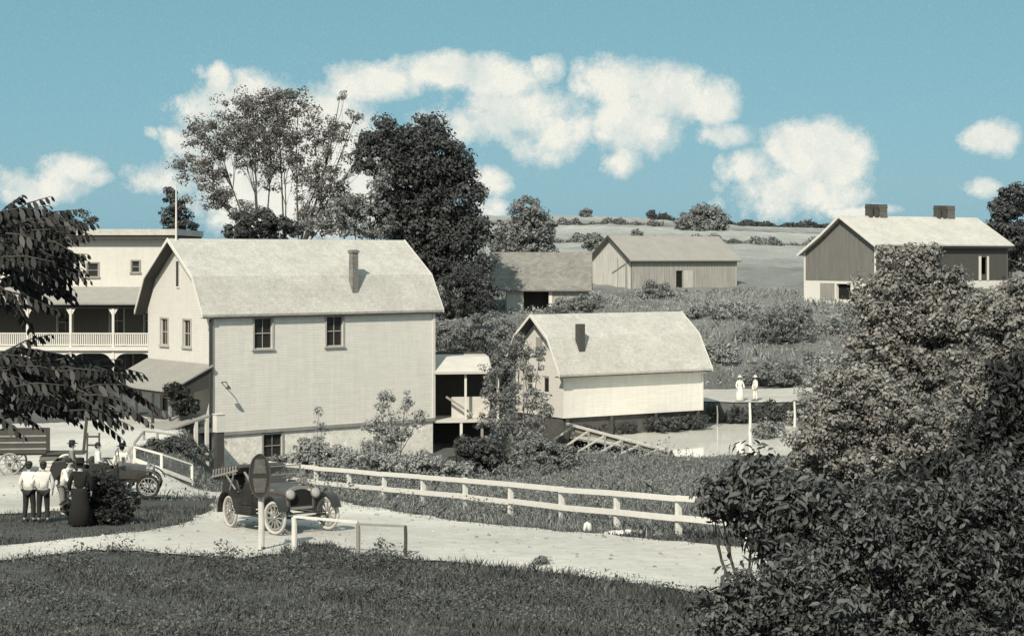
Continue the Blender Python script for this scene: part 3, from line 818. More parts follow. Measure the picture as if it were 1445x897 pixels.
# ---- covered platform beyond the mill
bp = empty('covered_platform', (-4.1, 97.6, 0), R(8), 'open covered platform on tall posts between the white mill and the shed', 'platform')
m = MB(); m.prism([(-.3, 1.72), (1.2, 2.45), (3.0, 2.5), (3.0, 2.38), (1.2, 2.33), (-.3, 1.58)], 0, -.3, 3.0); m.build('roof', mat('platform_roof', .5, .15, 1.5), bp)
m = MB(); m.box(-.25, 2.95, 3.0, 3.08, 2.3, 2.62); m.build('fascia', SHADE_TRIM, bp)
for u in (1.55, 3.35):
    m = MB(); m.box(u - .06, u + .06, -.06, .06, -.95, 1.6 - (u > 3) * .1); m.build('post', TRIM, bp)
m = MB(); m.box(-.3, 3.3, -.15, 3.0, -1.1, -.96); m.build('deck', WOODPALE, bp)
m = MB(); m.box(.85, 3.0, .7, .76, -.95, .25); m.build('parapet', WOODPALE, bp)
m = MB(); m.bar((.5, .3, .3), (2.0, .2, -.7), .07, .12); m.build('brace', WOOD, bp)
for u, y in ((1.3, -.05), (2.5, .3)):
    m = MB(); m.box(u - .07, u + .07, y - .07, y + .07, -3.6, -1.1); m.build('lower_post', TRIM if u < 2 else WOOD, bp)
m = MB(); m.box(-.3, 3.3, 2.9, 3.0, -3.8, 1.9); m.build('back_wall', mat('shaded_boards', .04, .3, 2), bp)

# ---- cellar canopy by the mill corner
cc = empty('cellar_canopy', (-15.6, 86.6, -1.2), math.atan2(.61, .79), 'small slanted plank canopy on posts at the corner of the white mill', 'canopy')
m = MB(); m.prism([(-2.0, .75), (.9, 1.45), (.9, 1.35), (-2.0, .65)], 1, -.1, 2.2); m.build('roof', WOOD, cc)
for u in (.15, .75):
    m = MB(); m.box(u - .08, u + .08, -.1, .06, -1.6, 1.2); m.build('post', TRIM, cc)
m = MB(); m.bar((.8, -.15, -.6), (1.25, -.4, .3), .06); m.build('brace', WOODDK, cc)
bx = empty('white_box', (-14.35, 86.75, -.55), math.atan2(.61, .79), 'plain white upright box standing at the top of the slanted canopy against the mill corner', 'box')
m = MB(); m.box(-.24, .24, -.2, .2, 0, .86); m.build('case', TRIM, bx, bevel=.01)
m = MB(); m.box(-.27, .27, -.23, .23, .863, .90); m.build('lid', TRIM, bx)
m = MB(); m.box(-.2, .2, -.16, .16, -1.9, -.003); m.build('stand', WOODDK, bx)

# ------------------------------------------------------------------ fences
def on(x, y, dz=0): return Vector((x, y, tz(x, y) + dz))
fn_ = empty('rail_fence', (0, 0, 0), 0, 'long white two-rail board fence running along the far side of the road', 'fence')
A_, B_ = Vector((wx(446, 67.5), 67.5)), Vector((wx(957, 47.2), 47.2))
def fpt(t):
    p = A_.lerp(B_, t); return p
def ftop(t):
    # measured heights of the top rail above the datum
    return 8 - (np.interp(t, [-.25, 0, .5, .72, .88, 1, 1.3], [286, 294.5, 311, 322, 330, 336, 352]) / F) * fpt(t).y
ts = [-1.6 / 8, 0, 1 / 8, 2 / 8, 3 / 8, 4 / 8, 5 / 8, 6 / 8, 7 / 8, 1.0, 9 / 8, 10 / 8]
fdir = (B_ - A_).normalized(); fnrm = Vector((fdir.y, -fdir.x))
if fnrm.y > 0: fnrm = -fnrm
for i, t in enumerate(ts):
    p = fpt(t); zt = ftop(t); g = tz(p.x, p.y)
    m = MB(); lean = random.uniform(-.03, .03)
    m.bar((p.x + lean, p.y, min(g, zt - .85) - .3), (p.x, p.y, zt + random.uniform(-.02, .01)), .13, .13, up=(fdir.x, fdir.y, 0))
    m.build('post', WHITEWASH, fn_)
for nm, dz, h in (('top_rail', -.06, .15), ('lower_rail', -.58, .16)):
    m = MB()
    for i in range(len(ts) - 1):
        a, b = fpt(ts[i]), fpt(ts[i + 1])
        o_ = fnrm * .095
        za, zb = ftop(ts[i]) + dz + random.uniform(-.02, .02), ftop(ts[i + 1]) + dz + random.uniform(-.02, .02)
        a2 = a + (b - a) * .004; b2 = b - (b - a) * .004
        m.bar((a2.x + o_.x, a2.y + o_.y, za), (b2.x + o_.x, b2.y + o_.y, zb), .045, h)
    m.build(nm, WHITEWASH, fn_)

def low_fence(name, pix, hgt, mt, label, cat, sill=True, mt2=None):
    root = empty(name, (0, 0, 0), 0, label, cat)
    P = [hit(*p) for p in pix]
    for (x, y), h in zip(P, hgt):
        g = tz(x, y); m = MB(); m.bar((x, y, g - .3), (x, y, g + h), .10, .10); m.build('post', mt, root)
    m = MB()
    for i in range(len(P) - 1):
        (x0, y0), (x1, y1) = P[i], P[i + 1]
        m.bar((x0, y0, tz(x0, y0) + hgt[i] + .03), (x1, y1, tz(x1, y1) + hgt[i + 1] + .03), .10, .06)
    m.build('top_rail', mt, root)
    if sill:
        m = MB()
        for i in range(len(P) - 1):
            (x0, y0), (x1, y1) = P[i], P[i + 1]
            m.bar((x0, y0 - .02, tz(x0, y0) + .16), (x1, y1 - .02, tz(x1, y1) + .16), .08, .16)
        m.build('sill_rail', mt, root)
    return root
low_fence('bridge_railing', [(190, 654), (228, 668), (271, 684)], (.66, .74, .80), WHITEWASH, 'low white two-panel railing beside the culvert left of the touring car', 'railing')
low_fence('back_railing', [(190, 640), (203, 622), (222, 624), (250, 628)], (.45, .42, .42, .42), WOOD, 'thin grey railing on the far side of the culvert by the canopy', 'railing', sill=False)

hr = empty('hitching_rail', (0, 0, 0), 0, 'short roadside hitching rail, one thick white post and two thin dark posts', 'hitching rail')
hp = [(415, 786, 417, .15, WHITEWASH, 730), (505, 800, 505, .11, WOOD, 738), (572, 805, 572, .09, WOODDK, 742)]
tops = []
for (px, py, _, w, mt_, ty) in hp:
    Y = 44.6 if px < 450 else (43.8 if px < 540 else 43.4)
    x = wx(px, Y); zt = wz(ty, Y); g = tz(x, Y)
    m = MB(); m.tube([(x, Y, g - .3), (x + .01, Y, zt - .2), (x, Y, zt + .01)], [w / 2, w / 2 * .95, w / 2 * .9], 8); m.build('post', mt_, hr)
    tops.append((x, Y, zt))
for i in range(2):
    m = MB(); a, b = tops[i], tops[i + 1]
    m.bar((a[0], a[1], a[2] + .03 if i == 0 else a[2] - .02), (b[0], b[1], b[2] + (.03 if i == 0 else -.0)), .07, .055); m.build('rail', WHITEWASH if i == 0 else WOOD, hr)

# road sign on a pale forked post
Ys = 44.9; sx = wx(368, Ys); gz = tz(sx, Ys)
sp = empty('sign_post', (sx, Ys, gz), R(0), 'pale forked post holding a dark oval board, in front of the touring car', 'sign')
tp = wz(700, Ys) - gz
m = MB(); m.tube([(0, 0, -.3), (.02, 0, tp * .5), (0, 0, tp + .1)], [.085, .08, .075], 10); m.build('post', WOODPALE, sp)
m = MB(); m.tube([(0, .0, tp), (-.22, 0, tp + .33), (-.42, 0, tp + .62)], [.06, .045, .03], 8); m.build('fork', WOOD, sp)
m = MB(); zc = wz(670, Ys) - gz; k = 28
pts = [(.27 * math.cos(2 * math.pi * i / k), zc + .55 * math.sin(2 * math.pi * i / k)) for i in range(k)]
m.prism(pts, 1, -.16, -.09); bd = m.build('sign_board', DARKGREY, sp, bevel=.01)
m = MB()
for i in range(k):
    a, b = pts[i], pts[(i + 1) % k]
    m.bar((a[0], -.165, a[1]), (b[0], -.165, b[1]), .03, .03, up=(0, 1, 0))
m.build('rim', WOODDK, bd)
for s_, z0_, z1_ in ((1, .06, .42), (-1, -.42, -.06)):
    m = MB(); m.prism([(-.17, zc + z0_), (.17, zc + z0_), (.12 if s_ > 0 else .2, zc + z1_), (-.12 if s_ > 0 else -.2, zc + z1_)] if s_ > 0 else [(-.12, zc + z0_), (.12, zc + z0_), (.18, zc + z1_), (-.18, zc + z1_)], 1, -.172, -.163)
    m.build('panel', mat('worn_panel', .11, .5, 5, .8, var2=.4, scale2=18), bd)
m = MB(); m.bar((0, -.085, tp), (.02, -.085, zc + .3), .07, .05); m.build('bracket', WOODDK, sp)
# oval: turned a little away from the camera
bd.rotation_euler = (0, 0, 0)

# ------------------------------------------------------------------ flume / dam with braces
fl = empty('timber_flume', (0, 0, 0), 0, 'pale timber flume beam with slanting braces running down from the shed', 'flume')
P0, P1 = Vector((3.1, 99.2, -1.32)), Vector((8.0, 91.2, -1.95))
m = MB(); m.bar(P0, P1, .15, .12); m.build('top_beam', WOODPALE, fl)
m = MB(); m.bar(P0 + Vector((.1, 0, -.22)), P1 + Vector((.1, 0, -.22)), .05, .26); m.build('side_board', WOOD, fl)
for i in range(6):
    t = .06 + i * .17; q = P0.lerp(P1, t)
    e = q + Vector((-1.7, -1.0, -1.15 + .1 * i))
    m = MB(); m.bar(q + Vector((-.08, -.08, -.1)), e, .085, .085); m.build('brace', WOODPALE, fl)
    m = MB(); m.bar(q + Vector((-.02, -.12, -.1)), q + Vector((-.02, -.12, -1.6)), .11, .11); m.build('post', WOOD, fl)
def stake(px, ytop, ybot, Y, w, mt_, label, cat='post', group=None):
    x = wx(px, Y); zb = min(wz(ybot, Y), -2.3)
    m = MB(); m.tube([(0, 0, 0), (.03, 0, (wz(ytop, Y) - zb) * .6), (0, .02, wz(ytop, Y) - zb)], [w / 2, w / 2 * .9, w / 2 * .75], 8)
    o = m.build('stake', mt_, None); o.location = (x, Y, zb)
    tag(o, label, cat, group)
stake(1012, 572, 606, 107, .10, WOOD, 'thin grey stake standing in the pond nearest the shed', group='stakes in the pond')
stake(1058, 568, 622, 103.5, .17, WHITEWASH, 'thick white stake at the middle of the pond below the two people', group='stakes in the pond')
stake(1121, 566, 618, 104, .16, WOODPALE, 'pale stake at the right end of the pond by the willows', group='stakes in the pond')
for i, (px, py) in enumerate(((884, 622), (890, 628), (910, 624), (918, 629), (940, 632), (947, 636))):
    Y = 10.1 * F / (py + 6 - HY)
    m = MB(); m.tube([(0, 0, 0), (0, 0, .3), (.02, 0, .5)], [.12, .11, .05], 7)
    o = m.build('stump', WOODDK, None); o.location = (wx(px, Y), Y, -2.35)
    tag(o, ['first', 'second', 'third', 'fourth', 'fifth', 'last'][i] + ' dark stump from the flume, poking out of the near pond edge', 'stump', 'dark stumps along the near edge of the pond')
# feeder on posts in the scrub below the big barn
Y = 140
fd = empty('feeder_box', (wx(1148, Y), Y, tz(wx(1148, Y), Y)), 0, 'tiny pale-roofed box on two thin legs in the scrub below the big barn', 'feeder')
zt = wz(475, Y) - fd.location.z
m = MB(); m.prism([(-.55, zt - .1), (0, zt + .25), (.55, zt - .1)], 1, -.4, .4); m.build('roof', WHITEWASH, fd)
m = MB(); m.box(-.4, .4, -.3, .3, zt - .35, zt - .12); m.build('box', WOOD, fd)
for x in (-.3, .3):
    m = MB(); m.bar((x, 0, -.3), (x, 0, zt - .34), .1); m.build('leg', WHITEWASH, fd)
# ------------------------------------------------------------------ touring car
WGLASS = bpy.data.materials.new('clear_windshield'); WGLASS.use_nodes = True
_t = WGLASS.node_tree; _p = _t.nodes['Principled BSDF']; _p.inputs['Base Color'].default_value = (.1, .1, .1, 1); _p.inputs['Roughness'].default_value = .1
_p.inputs['Alpha'].default_value = .3
def make_car(label, loc, yaw, pitch, tyre_mt, steer=0.0, top=True, group=None):
    root = empty('touring_car', loc, yaw, label, 'car', group)
    root.rotation_euler = (0, pitch, yaw)
    WB, TR, WR = 2.7, .75, .42
    # frame, axles
    m = MB(); m.box(-.45, 2.75, -.42, -.34, .52, .62); m.box(-.45, 2.75, .34, .42, .52, .62); m.build('chassis_rail', CARBLK, root)
    for x in (0, WB):
        m = MB(); m.tube([(x, -TR + .05, WR), (x, 0, WR - .06), (x, TR - .05, WR)], .035, 8); m.build('axle', CARBLK, root)
    # body tub
    side = [(-.62, .62), (-.70, .95), (-.60, 1.24), (-.2, 1.28), (.25, 1.24), (.38, 1.02), (.62, 1.0), (.74, 1.2), (1.15, 1.2), (1.25, 1.0), (1.45, 1.0), (1.62, 1.16), (1.62, .62)]
    m = MB()
    m.prism(side, 1, -.66, -.61); m.prism(side, 1, .61, .66)
    m.prism([(-.62, .62), (-.70, .95), (-.60, 1.24), (-.56, 1.24), (-.65, .95), (-.57, .64)], 1, -.608, .608)
    m.box(-.6, 1.6, -.6, .6, .6, .66)
    b = m.build('body', CARBLK, root, bevel=.012)
    for s in (-1, 1):
        for (x0, x1) in ((.30, .60), (1.2, 1.5)):
            m = MB(); y = s * .668; m.bar((x0 + (0), y, .7), (x0, y, 1.02), .015); m.bar((x1, y, .7), (x1, y, 1.0), .015); m.bar((x0, y, .7), (x1, y, .7), .015)
            dd = m.build('door', CARBLK, root); m = MB(); m.bar((x0 + .05, s * .69, .95), (x0 + .15, s * .69, .95), .025); m.build('handle', BRASS, dd)
    # hood with rounded crown, tapering forward
    n = 9
    def sect(x, w, z0, zt):
        P = [(x, -w, z0)]
        for i in range(n):
            t = math.pi * i / (n - 1); P.append((x, -w * math.cos(t), zt - .16 + .16 * math.sin(t)))
        return P + [(x, w, z0)]
    a, c = sect(1.63, .56, .66, 1.2), sect(2.1, .40, .64, 1.14)
    e = sect(2.60, .34, .62, 1.10)
    m = MB()
    for A2, B2 in ((a, c), (c, e)):
        for i in range(len(A2) - 1): m.face([A2[i], A2[i + 1], B2[i + 1], B2[i]])
    m.face(a[::-1]); m.face(e)
    m.build('hood', mat('hood_enamel', .06, .2, 5, .3, spec=.6), root)
    m = MB(); f1 = [(y, z) for _, y, z in sect(0, .38, .58, 1.17)]; m.prism(f1, 0, 2.605, 2.70); rd = m.build('radiator', BRASS, root, bevel=.008)
    m = MB(); f2 = [(y, z) for _, y, z in sect(0, .30, .66, 1.09)]; m.prism(f2, 0, 2.703, 2.715); m.build('core', VOID, rd)
    m = MB(); m.lathe([(.04, 0), (.05, .03), (.0, .06)], (2.65, 0, 1.17), 'z', 8); m.build('cap', BRASS, rd)
    # windshield
    m = MB()
    def wp(y, h): return (1.58 - .12 * h, y, 1.18 + h)
    for y in (-.58, .58): m.bar(wp(y, 0), wp(y, .44), .035)
    for h in (0.0, .22, .44): m.bar(wp(-.58, h), wp(.58, h), .03)
    ws = m.build('windshield', BRASS, root)
    m = MB(); m.face([wp(-.56, .02), wp(.56, .02), wp(.56, .21), wp(-.56, .21)]); m.face([wp(-.56, .23), wp(.56, .23), wp(.56, .42), wp(-.56, .42)])
    g = m.build('pane', WGLASS, ws)
    m = MB(); m.torus((1.2, .3, 1.28), .19, .015, 'z', 20, 6); o = m.build('steering_wheel', WOODDK, root)
    m = MB(); m.bar((1.2, .3, 1.28), (1.55, .3, .85), .03); m.bar((1.02, .3, 1.28), (1.38, .3, 1.28), .02); m.build('column', BRASS, o)
    for x in (-.15, .72):
        m = MB(); m.box(x, x + .5, -.58, .58, .68, .92); m.prism([(x - .02, .92), (x - .16, 1.32), (x - .02, 1.34), (x + .12, .92)], 1, -.58, .58)
        m.build('seat', LEATHER, root, bevel=.03)
    # fenders
    def fender(xc, y0, y1, a0, a1, r):
        m = MB(); k = 12
        for i in range(k):
            t0, t1 = R(a0 + (a1 - a0) * i / k), R(a0 + (a1 - a0) * (i + 1) / k)
            P = [(xc + r * math.cos(t), WR + r * math.sin(t)) for t in (t0, t1)]
            Q = [(xc + (r - .03) * math.cos(t), WR + (r - .03) * math.sin(t)) for t in (t0, t1)]
            m.prism([P[0], P[1], Q[1], Q[0]], 1, y0, y1)
        return m.build('fender', CARBLK, root)
    for s in (-1, 1):
        y0, y1 = sorted((s * .62, s * .88))
        fender(0, y0, y1, 15, 185, .55); fender(WB, y0, y1, 20, 160, .55)
        m = MB(); m.box(.55, 2.15, y0, y1, .40, .44); m.bar((.52, s * .75, .56), (.62, s * .75, .43), .03, .25, up=(0, 1, 0)); m.bar((2.14, s * .75, .43), (2.2, s * .75, .6), .03, .25, up=(0, 1, 0)); m.build('running_board', CARBLK, root)
        # headlight
        m = MB(); m.lathe([(.02, -.16), (.08, -.13), (.125, -.03), (.14, .04), (.145, .05)], (2.78, s * .36, .98), 'x', 16)
        hl = m.build('headlight', BRASS, root, smooth=True)
        m = MB(); m.lathe([(.128, .0), (.10, .02), (.0, .03)], (2.83, s * .36, .98), 'x', 16); m.build('lens', mat('lamp_lens', .35, .05, 2, .15, spec=.8), hl, smooth=True)
        m = MB(); m.bar((2.74, s * .36, .6), (2.76, s * .36, .86), .03); m.build('bracket', CARBLK, hl)
        m = MB(); m.box(1.66, 1.78, s * .62 - .05, s * .62 + .05, 1.12, 1.3); m.build('side_lamp', BRASS, root, bevel=.01)
    m = MB(); m.bar((2.86, -.6, .5), (2.86, .6, .5), .04); m.bar((2.86, -.34, .5), (2.7, -.38, .56), .04); m.bar((2.86, .34, .5), (2.7, .38, .56), .04); m.build('front_bar', CARBLK, root)
    # wheels
    for x in (0, WB):
        for s in (-1, 1):
            w = empty('wheel', (x, s * TR, WR), R(steer) if x else 0); w.parent = root
            m = MB(); m.torus((0, 0, 0), WR - .043, .043, 'y', 36, 8); m.build('tyre', tyre_mt, w, smooth=True)
            m = MB(); m.torus((0, 0, 0), WR - .115, .022, 'y', 28, 6, 1.3); m.build('rim', SPOKEM, w)
            m = MB()
            for i in range(12):
                t = 2 * math.pi * i / 12
                m.bar((.05 * math.cos(t), 0, .05 * math.sin(t)), ((WR - .12) * math.cos(t), 0, (WR - .12) * math.sin(t)), .03, .035, up=(0, 1, 0))
            m.build('spokes', SPOKEM, w)
            m = MB(); m.lathe([(.0, -.07), (.05, -.06), (.07, -.03), (.07, .03), (.05, .08), (.0, .09)], (0, 0, 0), 'y', 12); m.build('hub', BRASS, w, smooth=True)
    if top:   # folded canvas top with bows, sagging behind the rear seat
        m = MB()
        m.prism([(-1.25, 1.18), (-1.32, 1.36), (-1.0, 1.50), (-.3, 1.60), (.35, 1.64), (.5, 1.58), (.3, 1.42), (-.1, 1.34), (-.6, 1.20)], 1, -.68, .68)
        ft = m.build('folded_top', CANVAS, root, bevel=.05)
        m = MB()
        for i in range(9):
            x = -1.12 + i * .18; m.bar((x, -.72, 1.24 + .02 * i), (x + .05, -.72, 1.46 + .02 * i), .03, .04); m.bar((x, .72, 1.24 + .02 * i), (x + .05, .72, 1.46 + .02 * i), .03, .04)
        m.bar((-1.2, -.73, 1.26), (.45, -.73, 1.50), .03, .04); m.bar((.3, -.73, 1.5), (-.1, -.70, .95), .035); m.bar((-.3, -.73, 1.4), (.25, -.70, 1.0), .03); m.bar((.1, .73, 1.40), (-.1, .70, .95), .03)
        m.build('bow', WOOD, ft)
    # spare parts: tool box and horn
    m = MB(); m.box(.8, 1.5, -.86, -.70, .442, .62); m.build('tool_box', CARBLK, root, bevel=.01)
    return root
ang = R(33)
fw = Vector((math.sin(ang), -math.cos(ang))); rt = Vector((-math.cos(ang), -math.sin(ang)))
cn = Vector(hit(391, 757))
frontc = cn - rt * .75
rearc = frontc - fw * 2.95
zf_, zr_ = tz(*frontc), tz(*rearc)
car1 = make_car('dark open touring car with folded canvas top and pale tyres, parked on the road', (rearc.x, rearc.y, zr_ + .05), math.atan2(fw.y, fw.x),
         -math.atan2(zf_ - zr_, 2.7), TYRE, steer=16)
car1.scale = (1.09, 1.06, 1.08)
q = Vector(hit(200, 704)); a2 = R(8)
f2 = Vector((math.cos(a2), math.sin(a2)))
c2 = q - f2 * 2.6 + Vector((0, .75))
make_car('black open car with black tyres and people aboard behind the dark bush at left', (c2.x, c2.y, tz(c2.x, c2.y) + .05), a2, 0.03, TYREDK, top=False)
CAR2 = (c2, f2, tz(c2.x, c2.y) + .05)

# ------------------------------------------------------------------ farm wagon
wl = Vector(hit(40, 668)); wg = empty('farm_wagon', (wl.x, wl.y, tz(*wl)), R(6), 'dark boarded farm wagon with pale wheels and a rack ladder at its right end', 'wagon')
m = MB(); m.box(-1.1, .75, -.55, -.5, .85, 1.75); m.box(-1.1, .75, .5, .55, .85, 1.75); m.box(-1.1, -1.05, -.498, .498, .85, 1.75); m.box(-1.1, 2.2, -.5, .5, .78, .85)
m.build('box', WOODDK, wg)
m = MB()
for z in (1.0, 1.25, 1.5): m.box(-1.12, .77, -.58, -.552, z, z + .06)
m.build('side_cleat', WOOD, wg)
for (x, r) in ((-.6, .45), (1.55, .42)):
    for y in (-.7, .7):
        w = empty('wheel', (x, y, r), R(25 if x > 1 else 0)); w.parent = wg
        m = MB(); m.torus((0, 0, 0), r - .04, .04, 'y', 26, 6); m.build('felloe', WHITEWASH if x > 1 else WOOD, w)
        m = MB()
        for i in range(10):
            t = 2 * math.pi * i / 10; m.bar((0, 0, 0), ((r - .05) * math.cos(t), 0, (r - .05) * math.sin(t)), .035, .035, up=(0, 1, 0))
        m.build('spokes', WHITEWASH if x > 1 else WOOD, w)
        m = MB(); m.lathe([(.05, -.09), (.07, 0), (.05, .09)], (0, 0, 0), 'y', 10); m.build('hub', WOODDK, w)
m = MB()
for y in (-.45, .0): m.bar((2.15, y, .8), (2.3, y - .05, 2.35), .06)
m.build('rack', WOODDK, wg)
ld = empty('rack_ladder', (wx(139, wl.y + .4), wl.y - .6, tz(*wl)), R(0), 'dark upright ladder rack with two rungs standing beyond the people', 'ladder')
m = MB()
for x in (-.23, .23): m.bar((x, 0, -.1), (x, .15, 1.65), .06)
m.build('rail', WOODDK, ld)
for z in (1.50, 1.17):
    m = MB(); m.bar((-.24, .14, z), (.24, .14, z), .07); m.build('rung', WOODDK, ld)
# pale plank pile
pl = Vector(hit(78, 668))
for k in range(5):
    m = MB(); m.box(-.62, .62, -.35, .35, 0, .13)
    o = m.build('plank', WOODPALE, None, bevel=.015); o.location = (wx(79, pl.y) + random.uniform(-.06, .06), pl.y, tz(*pl) + .01 + k * .145); o.rotation_euler = (0, 0, random.uniform(-.1, .1))
    tag(o, ['lowest', 'second lowest', 'middle', 'second highest', 'topmost'][k] + ' pale plank of the stack behind the men in white shirts', 'plank', 'pale planks stacked by the wagon')

# ------------------------------------------------------------------ people
def skin_obj(name, joints, edges, mt, parent, sub=2, root_i=0):
    me = bpy.data.meshes.new(name)
    me.from_pydata([j[0] for j in joints], edges, [])
    o = bpy.data.objects.new(name, me); C.objects.link(o)
    md = o.modifiers.new('skin', 'SKIN'); md.use_smooth_shade = True
    if not me.skin_vertices: pass
    sv = me.skin_vertices[0].data
    for i, j in enumerate(joints):
        r = j[1]; sv[i].radius = (r, r) if isinstance(r, (int, float)) else r
        sv[i].use_root = (i == root_i)
    s = o.modifiers.new('sub', 'SUBSURF'); s.levels = sub; s.render_levels = sub
    dg = bpy.context.evaluated_depsgraph_get()
    me2 = bpy.data.meshes.new_from_object(o.evaluated_get(dg))
    bpy.data.objects.remove(o); bpy.data.meshes.remove(me)
    me2.name = name; me2.materials.clear(); me2.materials.append(mt)
    me2.polygons.foreach_set('use_smooth', np.ones(len(me2.polygons), dtype=bool))
    o = bpy.data.objects.new(name, me2); C.objects.link(o); o.parent = parent
    return o
def person(label, loc, rz, top=SHIRT, bottom=TROUS, hat=None, sit=False, arms=((.30, -.02, 1.12, .28, -.12, .90), (.30, -.02, 1.12, .28, -.12, .90)),
           skirt=False, lean=0.0, scale=1.0, group=None, stride=.05, hair_mt=HAIR):
    root = empty('person', loc, rz, label, 'person', group)
    root.scale = (scale,) * 3
    L = lean
    J = []; E = []
    def j(p, r, par=None):
        J.append((p, r)); i = len(J) - 1
        if par is not None: E.append((par, i))
        return i
    pel = j((0, 0, .95), (.15, .11)); 
    sp1 = j((0, -L * .3, 1.14), (.135, .10), pel); ch = j((0, -L * .8, 1.33), (.16, .11), sp1); nb = j((0, -L, 1.46), (.075, .07), ch)
    nk = j((0, -L - .005, 1.515), (.053, .055), nb); h1 = j((0, -L - .02, 1.575), (.062, .075), nk); h2 = j((0, -L - .015, 1.65), (.078, .095), h1); h3 = j((0, -L, 1.72), (.06, .075), h2)
    sides = {}
    for s, A in ((1, arms[0]), (-1, arms[1])):
        sh_ = j((s * .175, -L * .9, 1.41), .055, ch)
        el_ = j((s * A[0], A[1] - L * .6, A[2]), .043, sh_)
        wr = j((s * A[3], A[4] - L * .5, A[5]), .027, el_)
        d = (Vector((s * A[3], A[4], A[5])) - Vector((s * A[0], A[1], A[2]))).normalized()
        w = Vector((s * A[3], A[4] - L * .5, A[5]))
        side = d.cross(Vector((s, 0, .2))).normalized()
        pm = j(tuple(w + d * .055), (.034, .018), wr)
        for kf, (off, ln) in enumerate(((-.027, .062), (-.009, .072), (.010, .068), (.028, .054))):
            b = w + d * .095 + side * off
            a_ = j(tuple(b), .0088, pm); b_ = j(tuple(b + d * ln * .55 + Vector((-s * .006, 0, 0))), .0082, a_); j(tuple(b + d * ln + Vector((-s * .022, 0, 0))), .007, b_)
        tb = w + d * .035 - side * .032
        t1 = j(tuple(tb), .011, pm); j(tuple(tb + d * .035 - side * .022), .0085, t1)
        if sit:
            hp_ = j((s * .10, 0, .90), .085, pel); kn = j((s * .13, -.42, .90), .06, hp_); ak = j((s * .13, -.45, .50), .042, kn); j((s * .13, -.60, .45), .036, ak)
        else:
            y = s * stride
            hp_ = j((s * .095, 0, .88), .088, pel); kn = j((s * .11, -.03 + y * .5, .50), .06, hp_); ak = j((s * .12, .01 + y, .09), .04, kn); j((s * .135, -.15 + y, .035), (.04, .03), ak)
        sides[s] = (sh_, el_, wr, hp_, kn, ak)
    skin_obj('body', J, E, SKIN, root, 2)
    P = lambda i: J[i][0]
    # upper garment
    g = [(P(pel), (.175, .135)), (P(sp1), (.165, .13)), (P(ch), (.185, .14)), (P(nb), (.10, .09))]; ge = [(0, 1), (1, 2), (2, 3)]
    for s in (1, -1):
        a, b, c = sides[s][:3]; n0 = len(g)
        w = Vector(P(c)); e_ = Vector(P(b)); cu = tuple(e_.lerp(w, .88))
        g += [(P(a), .078), (P(b), .062), (cu, .044)]; ge += [(2, n0), (n0, n0 + 1), (n0 + 1, n0 + 2)]
    skin_obj('shirt' if top is SHIRT else 'coat', g, ge, top, root, 2)
    if skirt:
        m = MB(); m.lathe([(.17, 1.02), (.2, .9), (.26, .5), (.33, .06), (.31, .05)], (0, 0, 0), 'z', 20); m.build('skirt', bottom, root, smooth=True)
    else:
        g = [((0, 0, .97), (.165, .13))]; ge = []
        for s in (1, -1):
            a, b, c = sides[s][3:]; n0 = len(g)
            g += [(P(a), .108), (P(b), .082), (tuple(Vector(P(b)).lerp(Vector(P(c)), .93)), .068)]; ge += [(0, n0), (n0, n0 + 1), (n0 + 1, n0 + 2)]
        skin_obj('trousers', g, ge, bottom, root, 2)
    for s in (1, -1):
        a = Vector(P(sides[s][5]))
        m = MB(); m.box(a.x - .05, a.x + .05, a.y - .20, a.y + .07, a.z - .085, a.z - .01); m.build('shoe', TROUS, root, bevel=.02)
    hy, hz = -L - .015, 1.66
    m = MB(); k = 12
    m.lathe([(.098, -.02), (.105, .03), (.09, .075), (.05, .105), (.0, .112)], (0, hy + .02, hz + .015), 'z', 14)
    m.lathe([(.06, -.09), (.088, -.05), (.09, .0)], (0, hy + .04, hz), 'z', 12)
    m.build('hair', hair_mt, root, smooth=True)
    m = MB(); m.prism([(hy - .088, hz - .01), (hy - .128, hz - .045), (hy - .088, hz - .05)], 0, -.014, .014); m.build('nose', SKIN, root)
    for s in (-1, 1):
        m = MB(); m.lathe([(.0, -.012), (.012, 0), (.0, .012)], (s * .034, hy - .092, hz + .0), 'y', 8); m.build('eye', VOID, root)
        m = MB(); m.lathe([(.0, -.01), (.026, 0), (.0, .01)], (s * .092, hy + .01, hz - .02), 'x', 8); m.build('ear', SKIN, root)
    m = MB(); m.box(-.024, .024, hy - .094, hy - .08, hz - .079, hz - .07); m.build('mouth', HAIR, root)
    if hat is not None:
        m = MB(); m.lathe([(.20, .045), (.20, .055), (.115, .065), (.11, .15), (.08, .17), (.0, .165)], (0, hy + .01, hz), 'z', 20); m.build('hat', hat, root, smooth=False)
    return root
def stand(px, py, **k):
    x, y = hit(px, py); return (x, y, tz(x, y) + .01)
ARM_FRONT = (.27, -.05, 1.14, .14, -.20, 1.08)
person('man in a white shirt and dark trousers seen from behind, left of the pair', stand(41, 737), R(165), hat=None)
person('man in a white shirt with hand on hip, right of the pair by the stack', stand(61, 737), R(200), arms=((.34, .04, 1.16, .20, -.06, 1.0), (.28, -.02, 1.12, .28, -.1, .9)), stride=-.05)
person('person in white leaning forward between the white-shirted pair and the dark coat', stand(90, 728), R(60), top=SHIRT, bottom=GREYCL, lean=.22, arms=((.2, -.25, 1.15, .12, -.42, 1.2), (.2, -.2, 1.12, .14, -.38, 1.1)))
person('person in long black coat and dark wide hat standing before the black car', stand(113, 742), R(185), top=COAT, bottom=COAT, hat=COAT, skirt=True, scale=1.06)
def seat(du, dv, dz):
    c, f, z = CAR2; n = Vector((-f.y, f.x))
    p = c + f * du + n * dv
    return (p.x, p.y, z + dz)
